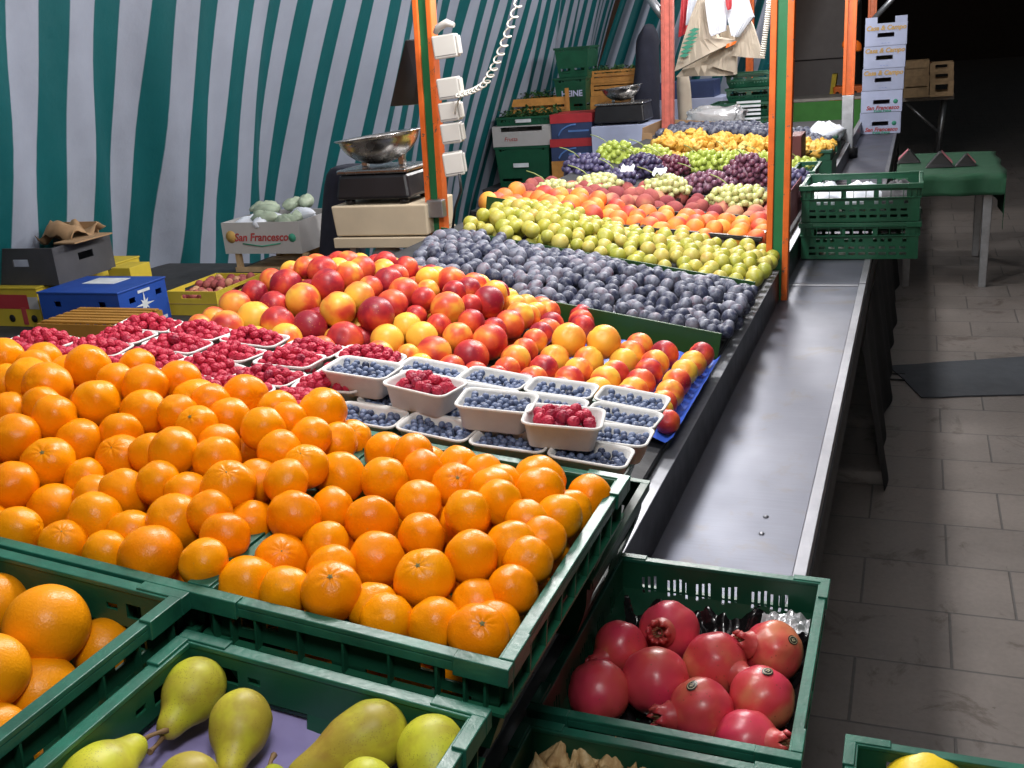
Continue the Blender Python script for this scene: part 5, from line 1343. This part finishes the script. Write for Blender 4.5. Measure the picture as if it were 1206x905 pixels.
# ================================================================== HANGING BAGS
YB = 7.9
def bag(pts, label, mat, d=.10, prints=None, cat='bag', name='paper_bag', y=YB):
    """pts: outline px (left, right, py) rows; a flattened gusseted bag of depth d"""
    rt = thing(name, label, cat, on_y(sum(p[0]+p[1] for p in pts)/2/len(pts), pts[0][4 if len(pts[0]) > 4 else 2], y)); O = rt.location.copy()
    b = MB(); rows = []
    for i, (l, r, pl, pr) in enumerate(pts):
        A, B_ = on_y(l, pl, y)-O, on_y(r, pr, y)-O; t = i/(len(pts)-1); dd = d*(.25+.75*t)
        row = []
        for u in np.linspace(0, 1, 9): q = A.lerp(B_, u); row.append((q.x, q.y-dd*(.5+.25*math.sin(u*7+i*1.3)), q.z))
        row.append((B_.x, B_.y+dd*.1, B_.z))
        for u in np.linspace(1, 0, 9): q = A.lerp(B_, u); row.append((q.x, q.y+dd*.5, q.z))
        rows.append(row)
    b.loops(rows, True, True); o = b.build('body', MAT[mat], rt)
    return rt, O
BP = 'paper and plastic bags hanging in a bunch'
r, O = bag([(822, 834, 0, 0), (815, 836, 20, 24), (806, 846, 50, 44), (796, 868, 84, 48)], 'large kraft paper bag with a green leaf print hanging at the left of the bunch', 'bag_paper', .16)
b = MB()
for k in range(7):
    p = on_y(806+k*2, 66-k*5, YB-.135+.008*k)-O; u = .055-.005*abs(k-3)
    b.loops([[(p.x-u, p.y-.004, p.z), (p.x, p.y-.004, p.z+.018), (p.x+u, p.y-.004, p.z+.008), (p.x, p.y-.004, p.z-.012)], [(p.x-u, p.y-.002, p.z), (p.x, p.y-.002, p.z+.018), (p.x+u, p.y-.002, p.z+.008), (p.x, p.y-.002, p.z-.012)]], True, True)
b.build('leaf_print', MAT['print_green'], r)
bag([(850, 862, 30, 30), (846, 866, 52, 50), (834, 868, 70, 62), (828, 867, 74, 86)], 'kraft paper bag with a pointed fold in the middle of the bunch', 'bag_paper', .10, y=YB+.10)
bag([(872, 880, 12, 14), (870, 888, 30, 32), (866, 894, 48, 52), (862, 900, 66, 69)], 'kraft paper bag flaring out at the right of the bunch', 'bag_paper', .10, y=YB+.03)
bag([(820, 850, 62, 60), (806, 862, 82, 70), (800, 866, 90, 88)], 'dark shaded kraft bag under the others in the bunch', 'bag_paper', .20, y=YB+.22)
bag([(830, 856, -6, -6), (832, 856, 12, 14), (836, 855, 38, 36), (838, 856, 43, 36)], 'white paper bag with straight lower edge in front of the bunch', 'bag_white', .06, name='white_bag', y=YB-.16)
bag([(854, 880, -6, -6), (856, 886, 12, 14), (858, 888, 22, 20), (862, 870, 42, 44)], 'bluish white plastic bag hanging at the right of the white paper bag', 'bag_white', .10, name='plastic_bag', y=YB-.10)
bag([(812, 822, -6, -6), (810, 820, 14, 14), (809, 818, 30, 28)], 'pale blue plastic bag behind the large kraft bag', 'bag_white', .08, name='plastic_bag', y=YB+.06)
bag([(803, 810, -6, -6), (802, 810, 18, 18), (800, 808, 44, 40)], 'red plastic bag at the left edge of the bunch', 'red', .06, name='plastic_bag', y=YB+.12)
bag([(854, 862, -6, -6), (855, 862, 6, 6), (857, 861, 12, 11)], 'small red tag on the white bags', 'red', .02, name='tag', y=YB-.26, cat='tag')
bag([(856, 868, 52, 48), (855, 866, 57, 52)], 'small orange strap between the kraft bags', 'orange_bag', .03, name='strap', y=YB-.12, cat='strap')
b = MB(); A = on_y(845, -30, YB); b.tube([(A.x-.6, YB+.02, A.z), (A.x+.6, YB+.02, A.z)], .015, 8); o = b.build('hanging_bar', MAT['galv']); tag(o, 'steel bar above the picture from which the bags hang', 'bar')

# ================================================================== RIGHT SIDE
# crates on the ledge
YL = 4.62
x0 = -.462; x1 = on_y(1083, 298, YL).x
zz = LZ+.0045
h = (on_y(1000, 222, YL).z-LZ)/2
G6 = 'stack of two green crates on the steel ledge'
c1 = make_crate(Matrix.Translation((x0, YL, LZ+.004+h)), x1-x0, .38, h, 'lower green lattice crate of the pair standing on the steel ledge', 'C', 'green_dark', 'green_dark', G6, detail=True)
c2 = make_crate(Matrix.Translation((x0, YL, LZ+.010+2*h)), x1-x0, .38, h, 'upper green lattice crate holding white bags on the steel ledge', 'C', 'green_dark', 'green_dark', G6, detail=True)
for k, (bxx, bw, lab, mt) in enumerate(((-.16, .17, 'white plastic bag at the left in the upper lattice crate', 'bag_white'), (.0, .2, 'white plastic bag in the middle of the upper lattice crate', 'bag_white'), (.15, .16, 'grey plastic bag at the right of the upper lattice crate', 'greyboard'))):
    o = ball(26, 18, lambda th, ph: (bw*.6*math.sin(th)*math.cos(ph), .16*math.sin(th)*math.sin(ph), .062*math.cos(th)*(1+.5*mn.noise(Vector((math.cos(ph)*2, math.sin(ph)*2, th*2+k*7)))))).build('plastic_bag', MAT[mt])
    o.location = ((x0+x1)/2+bxx, YL+.19, LZ+.010+h+.075); tag(o, lab, 'bag')
# tape roll and box on ledge, pale blue cartons
c = on_z(1000, 186, LZ); b = MB(); b.lathe([(.040, 0), (.062, 0), (.062, .075), (.040, .075), (.040, 0)], 24); o = b.build('tape_roll', MAT['black_plastic']); o.location = (min(c.x, -.37), c.y, LZ+.0005); tag(o, 'dark round tape roll standing on the ledge behind the lattice crates', 'tape')
YC = 9.95; G7 = 'pale blue fruit cartons stacked on the ledge'
zb = LZ+.0045; bounds = [153, 128, 103, 78, 52, 28]
A, B_ = on_y(1014, 153, YC), on_y(1062, 153, YC); hC = (on_y(1040, 28, YC).z-LZ)/5
for i in range(5):
    w = B_.x-A.x; d = .40; h = hC-.004
    lab = ['lowest pale blue carton of the stack on the ledge, with red and green script', 'second pale blue carton from the bottom of the ledge stack', 'middle pale blue carton of the ledge stack with yellow in its hand hole', 'second pale blue carton from the top of the ledge stack', 'topmost pale blue carton of the ledge stack with two raised corner tabs'][i]
    rt = thing('fruit_carton', lab, 'carton', ((A.x+B_.x)/2+.006*(i-2), YC+d/2, zb), G7); t = .006; Z90 = Matrix.Rotation(R(90), 4, 'Z'); hw = w*.20
    for T, L, hh in ((Tr((-w/2, -d/2, 0)), w, [(w/2-hw, w/2+hw, h*.38, h*.58)]), (Tr((-w/2, d/2-t, 0)), w, []), (Tr((-w/2+t, -d/2+t+.0002, 0)) @ Z90, d-2*t-.0004, []), (Tr((w/2, -d/2+t+.0002, 0)) @ Z90, d-2*t-.0004, [])):
        b = MB(); b.panel(T, L, h, hh, t); b.build('side', MAT['pale_blue_card'], rt)
    b = MB(); b.box(-w/2+t+.001, w/2-t-.001, -d/2+t+.001, d/2-t-.001, h-.03, h-.024); b.build('inner_board', MAT['yellow_card' if i == 2 else 'greyboard'], rt)
    if i == 4:
        for s in (-1, 1): b = MB(); xa, xb = sorted((s*(w/2-.001), s*(w/2-.10))); b.panel(Tr((xa, -d/2, h+.0003)), abs(xb-xa), .055, [], t); b.build('corner_tab', MAT['pale_blue_card'], rt)
    if i < 2:
        letter('San Francesco', .048, MAT['print_red'], rt, .01, -d/2-.003, h*.20, .25, .0015); letter('frutta fresca', .030, MAT['print_green'], rt, .01, -d/2-.003, h*.06, .2, .001)
        b = MB(); b.lathe([(.0005, 0), (.020, 0), (.020, .0012), (.0005, .0012)], 14, Tr((w/2-.055, -d/2-.0006, h*.48)) @ FACE_FRONT); b.build('round_print', MAT['print_green'], rt)
    else:
        letter('Casa & Campo', .054, MAT['print_gold'], rt, 0, -d/2-.003, h*.80, .2, .002)
        letter('~ ~ ~', .03, MAT['print_blue'], rt, 0, -d/2-.003, h*.12, 0, 0)
    zb += hC
# stuff right of the right post on the deck
c = on_y(966, 181, 6.4)
r, cx, w, zb, z3 = crate_px(938, 982, 190, 178, 6.3, .42, 'green crate of brown roots right of the right post', 'A', 'green', None)
wl = heap
pts = [(Vector((cx+x, 6.3+y, z3+z-.04)), rr) for x, y, z, rr in dart(400, region(-w/2+.03, w/2-.03, .03, .38), lambda x, y: .05, .026, [], layers=(0,), close=1.6)]
scatter('brown_root', LUMP, pts, 'knobbly pinkish brown root in the green crate right of the right post', 'root', 'brown roots in the green crate')
for o in bpy.data.objects:
    if o.name.startswith('brown_root'):
        pass
b = MB(); zd = (FB @ Vector((-.02, 6.4, -.02))).z; b.box(cx-w/2+.012, cx+w/2-.012, 6.31, 6.71, zd-.1, zb-.001); o = b.build('support_crate', MAT['green_dark']); tag(o, 'dark support under the crate of brown roots', 'support')
r, cx, w, zb, z3 = crate_px(932, 988, 172, 162, 7.3, .4, 'green crate with a white plastic bag near the steel sleeve', 'A', 'green', None)
o = ball(30, 20, lambda th, ph: (w*.40*math.sin(th)*math.cos(ph)*(1+.25*mn.noise(Vector((ph*2, th*2, 1)))), .16*math.sin(th)*math.sin(ph), .06*math.cos(th)*(1+.8*mn.noise(Vector((math.cos(ph)*3, math.sin(ph)*3, th)))))).build('plastic_bag', MAT['bag_white']); o.location = (cx+.06, 7.48, z3+.01); tag(o, 'crumpled white plastic bag in the green crate near the steel sleeve', 'bag')
b = MB(); b.box(cx-w/2+.012, cx+w/2-.012, 7.31, 7.69, zd-.1, zb-.001); o = b.build('support_crate', MAT['green_dark']); tag(o, 'dark support under the crate with the white bag', 'support')
A, B_ = on_y(929, 186, 5.9), on_y(944, 160, 5.9); b = MB(); b.box(A.x, B_.x, 5.9, 6.15, A.z-.08, B_.z); o = b.build('dark_red_box', MAT['dark_red'], bevel=.004); tag(o, 'dark red-brown box just right of the right post', 'box')
r, cx, w, zb, z3 = crate_px(928, 962, 216, 203, 5.35, .4, 'green crate of green and black grapes right of the right post', 'A', 'green', None)
A, B_ = on_y(929, 262, 4.3), on_y(946, 236, 4.3); b = MB(); b.box(A.x, min(B_.x, LX0-.01), 4.3, 4.8, A.z-.03, B_.z+.03); o = b.build('pale_carton', MAT['pinkish'], bevel=.003); tag(o, 'pale pink carton end showing right of the right post below the grapes', 'carton')

# far table with green cloth and black pyramids
zT = on_z(1156, 337, 0); yT = 6.75
A = on_y(1180, 204, 7.08); TZ = A.z; B2 = on_z(1163, 178, TZ)
tx0, tx1, ty0, ty1 = -.09, A.x, A.y, B2.y
tb = thing('trestle_table', 'small table under a dark green cloth in the passage at the right', 'table', ((tx0+tx1)/2, (ty0+ty1)/2, 0))
w, d = tx1-tx0, ty1-ty0
b = MB(); b.box(-w/2+.01, w/2-.01, -d/2+.01, d/2-.01, TZ-.03, TZ-.006); b.build('table_top', MAT['table_top'], tb)
for sx in (-1, 1):
    for sy in (-1, 1): b = MB(); b.box(sx*(w/2-.065)-.03, sx*(w/2-.065)+.03, sy*(d/2-.10)-.03, sy*(d/2-.10)+.03, 0, TZ-.031, taper=.008); b.build('leg', MAT['galv'], tb, bevel=.004)
b = MB(); cx, cy = (tx0+tx1)/2, (ty0+ty1)/2
def clothfn(u, v):
    X, Y = -w/2-.10+u*(w+.28), -d/2-.13+v*(d+.23)
    x, y, z = X, Y, TZ
    dxr = max(0, X-w/2); dxl = max(0, -w/2-X); dy0 = max(0, -d/2-Y); dy1 = max(0, Y-d/2)
    x = min(max(X, -w/2), w/2); y = min(max(Y, -d/2), d/2)
    if dxr > 0: x += .03+.008*math.sin(Y*12)
    if dxl > 0: x -= .02
    if dy0 > 0: y -= .03+.015*math.sin(X*24)
    if dy1 > 0: y += .02
    drop = max(dxr*1.6, dxl, dy0, dy1)+.5*min(dxr, dy0)
    return (cx+x, cy+y, TZ-drop+.004*mn.noise(Vector((X*5, Y*5, 0))))
b.grid(70, 60, clothfn); o = b.build('tablecloth', MAT['table_cloth'], solid=.003); tag(o, 'dark green cloth hanging over the small table at the right', 'tablecloth')
for i, (px, py, s, lab) in enumerate(((1070, 194, .080, 'leftmost dark peaked bundle with a pink side on the green cloth'), (1107, 199, .090, 'middle dark peaked bundle with a pink top on the green cloth'), (1138, 198, .070, 'rightmost small dark peaked bundle on the green cloth'))):
    c = on_z(px, py, TZ+.004); rt = thing('peaked_bundle', lab, 'bundle', (c.x, c.y+.12, TZ+.006))
    b = MB(); b.loops([[(-s, -s, 0), (s, -s*.8, 0), (s*.9, s, 0), (-s*.9, s*.9, 0)], [(-s*.75, -s*.75, s*.25), (s*.8, -s*.6, s*.22), (s*.7, s*.75, s*.25), (-s*.7, s*.7, s*.25)], [(-s*.1, -s*.6, s*1.0), (s*.12, -s*.55, s*1.0), (s*.1, s*.6, s*1.05), (-s*.1, s*.55, s*1.02)]], True, True); b.build('body', MAT['cable'], rt, bevel=.004)
    b = MB(); k = -1 if i == 0 else 1; b.loops([[(k*s*.10, -s*.64, s*1.06), (k*s*.82, -s*.68, s*.26), (k*s*.80, s*.7, s*.28), (k*s*.10, s*.6, s*1.08)], [(k*s*.08, -s*.64, s*1.10), (k*s*.86, -s*.68, s*.30), (k*s*.84, s*.7, s*.32), (k*s*.08, s*.6, s*1.12)]], True, True); b.build('pink_flap', MAT['pinkish'], rt)
# far serving table
YS = 13.9
zS = on_y(1115, 113, YS).z; A, B_ = on_y(925, 112, YS), on_y(1124, 112, YS)
tb = thing('folding_table', 'long folding table far behind the stall carrying orange boxes and wooden crates', 'table', ((A.x+B_.x)/2, YS+.4, 0)); w = B_.x-A.x
b = MB(); b.box(-w/2-.8, w/2, -.4, .4, zS-.045, zS+.02); b.build('table_top', MAT['table_top'], tb, bevel=.006)
b = MB(); b.tube([(w/2-.10, -.3, zS-.05), (w/2-.16, -.3, .01)], .03, 10); b.build('leg', MAT['galv'], tb)
b = MB(); b.tube([(w/2-.10, .3, zS-.05), (w/2-.16, .3, .01)], .03, 10); b.build('leg', MAT['galv'], tb)
b = MB(); b.tube([(w/2-.55, -.3, zS-.06), (w/2-.16, -.3, .32)], .02, 8); b.build('brace', MAT['galv'], tb)
b = MB(); b.box(-w/2-.7, -w/2-.64, -.3, .3, 0, zS-.05); b.build('leg', MAT['galv'], tb)
A, B_ = on_y(928, 152, 12.6), on_y(1016, 113, 12.6)
rt = thing('market_table', 'table hung with bright light green cloth beyond the right post', 'table', ((A.x+B_.x)/2, 12.9, 0))
b = MB(); b.box(-(B_.x-A.x)/2-.7, (B_.x-A.x)/2, -.3, .3, B_.z-.03, B_.z); b.build('table_top', MAT['table_top'], rt)
b = MB(); b.grid(60, 6, lambda u, v: (-(B_.x-A.x)/2-.7+u*(B_.x-A.x+.7), -.32+.015*math.sin(u*40)*(1-v), .02+v*(B_.z-.055))); b.build('green_cloth', MAT['bright_green'], rt)
for sx in (-1, 1): b = MB(); b.box(sx*.4-.02, sx*.4+.02, -.25, .25, 0, B_.z-.031); b.build('leg', MAT['galv'], rt)
for px0, px1, pb, pt, y, mt, lab in ((981, 996, 102, 83, 13.6, 'orange_bag', 'bright orange box left of the thin steel-sleeved post on the far table'), (1002, 1017, 103, 84, 13.6, 'orange_bag', 'bright orange box right of the orange post on the far table')):
    A, B_ = on_y(px0, pb, y), on_y(px1, pt, y); rt = thing('orange_box', lab, 'box', ((A.x+B_.x)/2, y, zS+.021)); w_, h_ = B_.x-A.x, B_.z-A.z
    b = MB(); b.box(-w_/2, w_/2, 0, .3, 0, h_, taper=.01); b.build('body', MAT[mt], rt, bevel=.02)
    b = MB(); b.lathe([(.0005, 0), (.022, 0), (.022, .002), (.0005, .002)], 12, Tr((-.02, -.001, h_*.55)) @ FACE_FRONT); b.build('dark_mark', MAT['cable'], rt)
A, B_ = on_y(976, 101, 13.75), on_y(985, 68, 13.75); b = MB(); T = Matrix.Translation((A.x, 13.75, zS+.021)) @ Matrix.Rotation(R(7), 4, 'Y'); b.box(0, B_.x-A.x-.03, 0, .25, 0.004, B_.z-A.z, T); o = b.build('yellow_board', MAT['yellow_card']); tag(o, 'upright yellow board leaning beside the orange boxes on the far table', 'board')
cloth([(994, 1006, 46), (991, 1015, 52), (991, 1015, 58), (1004, 1015, 62)], 11.4, 'orange_bag', 'orange plastic bag hanging behind the orange post by the pale blue cartons', 'orange_bag', 'bag', .07)
for px0, px1, pb, pt, lab in ((1064, 1094, 106, 90, 'lower pale wooden crate on the far table'), (1064, 1094, 89, 72, 'upper pale wooden crate on the far table')):
    rt, w, h, d = carton(px0, px1, pb, pt, 13.6, .4, 'wooden_crate', lab, 'crate', 'wood', holes=lambda w, h: [(.02, w-.02, h*.46, h*.52)], bottom_to=(zS+.021 if pb == 106 else zz0)); zz0 = rt.location.z+h+.002
zz0 = zS+.021
for k in range(3):
    rt, w, h, d = carton(1095, 1123, 106-k*11, 96-k*11, 13.55, .4, 'wooden_crate', ['bottom slatted crate at the right end of the far table', 'middle slatted crate at the right end of the far table', 'top slatted crate at the right end of the far table'][k], 'crate', 'wood', holes=lambda w, h: [(.06, w-.06, h*.30, h*.80)], bottom_to=zz0); zz0 = rt.location.z+h+.002
# floor mat and cables
Q = [on_z(1048, 431, .006), on_z(1240, 418, .006), on_z(1240, 464, .006), on_z(1085, 468, .006)]
b = MB(); rows = []
for z in (.002, .008):
    row = []
    for a, c in zip(Q, Q[1:]+Q[:1]):
        for k in range(12): q = a.lerp(c, k/12); row.append((q.x+.008*mn.noise(q*9), q.y+.008*mn.noise(q*9+Vector((3, 0, 0))), z))
    rows.append(row)
b.loops(rows, True, True); o = b.build('floor_mat', MAT['floor_mat']); tag(o, 'flat dark grey rubber mat lying on the paving at the right', 'mat')
for py, lab in ((441, 'thin black cable on the paving running under the rubber mat, farther one'), (448, 'thin black cable on the paving running under the rubber mat, nearer one')):
    A, B_ = on_z(1028, py-1, .006), on_z(1066, py, .006); b = MB(); b.tube([A, A.lerp(B_, .5)+Vector((0, .01, 0)), B_], .005, 6); o = b.build('floor_cable', MAT['cable']); tag(o, lab, 'cable')

# ================================================================== LAMPS, SKY, CAMERA
LAMP_X, LAMP_Z = -.92, 2.42
for i, (x, y, e) in enumerate(((.02, .16, 42), (LAMP_X, 1.75, 68), (LAMP_X, 3.2, 86), (LAMP_X, 4.7, 82), (LAMP_X, 6.4, 82), (LAMP_X, 8.1, 62), (LAMP_X, 9.8, 40))):
    rt = thing('stall_lamp', 'bare stall lamp hanging above the fruit, out of the picture', 'lamp', (x, y, LAMP_Z), 'lamps hanging above the fruit')
    b = MB(); b.lathe([(.001, .20), (.02, .20), (.022, .13), (.001, .13)], 16); b.build('holder', MAT['white_plastic'], rt)
    b = MB(); b.lathe([(.001, .129), (.016, .125), (.030, .10), (.034, .085), (.030, .07), (.001, .062)], 16); b.build('bulb', MAT['tube'], rt)
    b = MB(); b.tube([(0, 0, .20), (0, 0, .5)], .006, 6); b.build('suspension', MAT['cable'], rt)
    L = bpy.data.lights.new('lamp_light', 'POINT'); L.shadow_soft_size = .15; L.energy = e; L.color = (1, .975, .955)
    o = bpy.data.objects.new('lamp_light', L); COL.objects.link(o); o.parent = rt; o.location = (0, 0, -.004)
b = MB(); b.grid(60, 60, lambda u, v: (-3.1+u*3.7, -1.2+v*12.6, 2.98+.10*math.sin(u*3.1416)+.02*math.sin(v*60)), uv=lambda u, v: (v*12.6, u)); o = b.build('canopy', MAT['canopy']); tag(o, 'unseen white canopy added above the stall to bounce the lamp light', 'canopy')  # roof added out of view, returns lamp light as soft fill
b = MB(); b.tube([(LAMP_X, -.5, LAMP_Z+.5), (LAMP_X, 11.4, LAMP_Z+.5)], .02, 8); o = b.build('lamp_rail', MAT['galv']); tag(o, 'steel rail above the picture carrying the stall lamps', 'rail')
W = bpy.data.worlds.new('World'); SC.world = W; W.use_nodes = True
nt = W.node_tree; bg = nt.nodes['Background']
sky = nt.nodes.new('ShaderNodeTexSky'); sky.sky_type = 'NISHITA'; sky.sun_disc = False; sky.sun_elevation = R(1); sky.sun_rotation = R(200)
nt.links.new(sky.outputs[0], bg.inputs[0]); bg.inputs[1].default_value = .04

cam = bpy.data.cameras.new('camera'); co = bpy.data.objects.new('camera', cam); COL.objects.link(co)
Rm = Matrix((M3 @ Vector((1, 0, 0)), M3 @ Vector((0, -1, 0)), M3 @ Vector((0, 0, -1)))).transposed().to_4x4()
co.matrix_world = Matrix.Translation(EYE) @ Rm
cam.sensor_fit = 'HORIZONTAL'; cam.sensor_width = 36; cam.lens = 36*F_PX/1206; cam.clip_start = .05; cam.clip_end = 300
SC.camera = co
SC.view_settings.view_transform = 'Standard'; SC.view_settings.look = 'None'; SC.view_settings.exposure = 0; SC.view_settings.gamma = 1
SC.view_settings.use_curve_mapping = False
SC.cycles.use_denoising = True
SC.cycles.max_bounces = 6; SC.cycles.glossy_bounces = 3; SC.cycles.diffuse_bounces = 3
SC.cycles.sample_clamp_indirect = 6
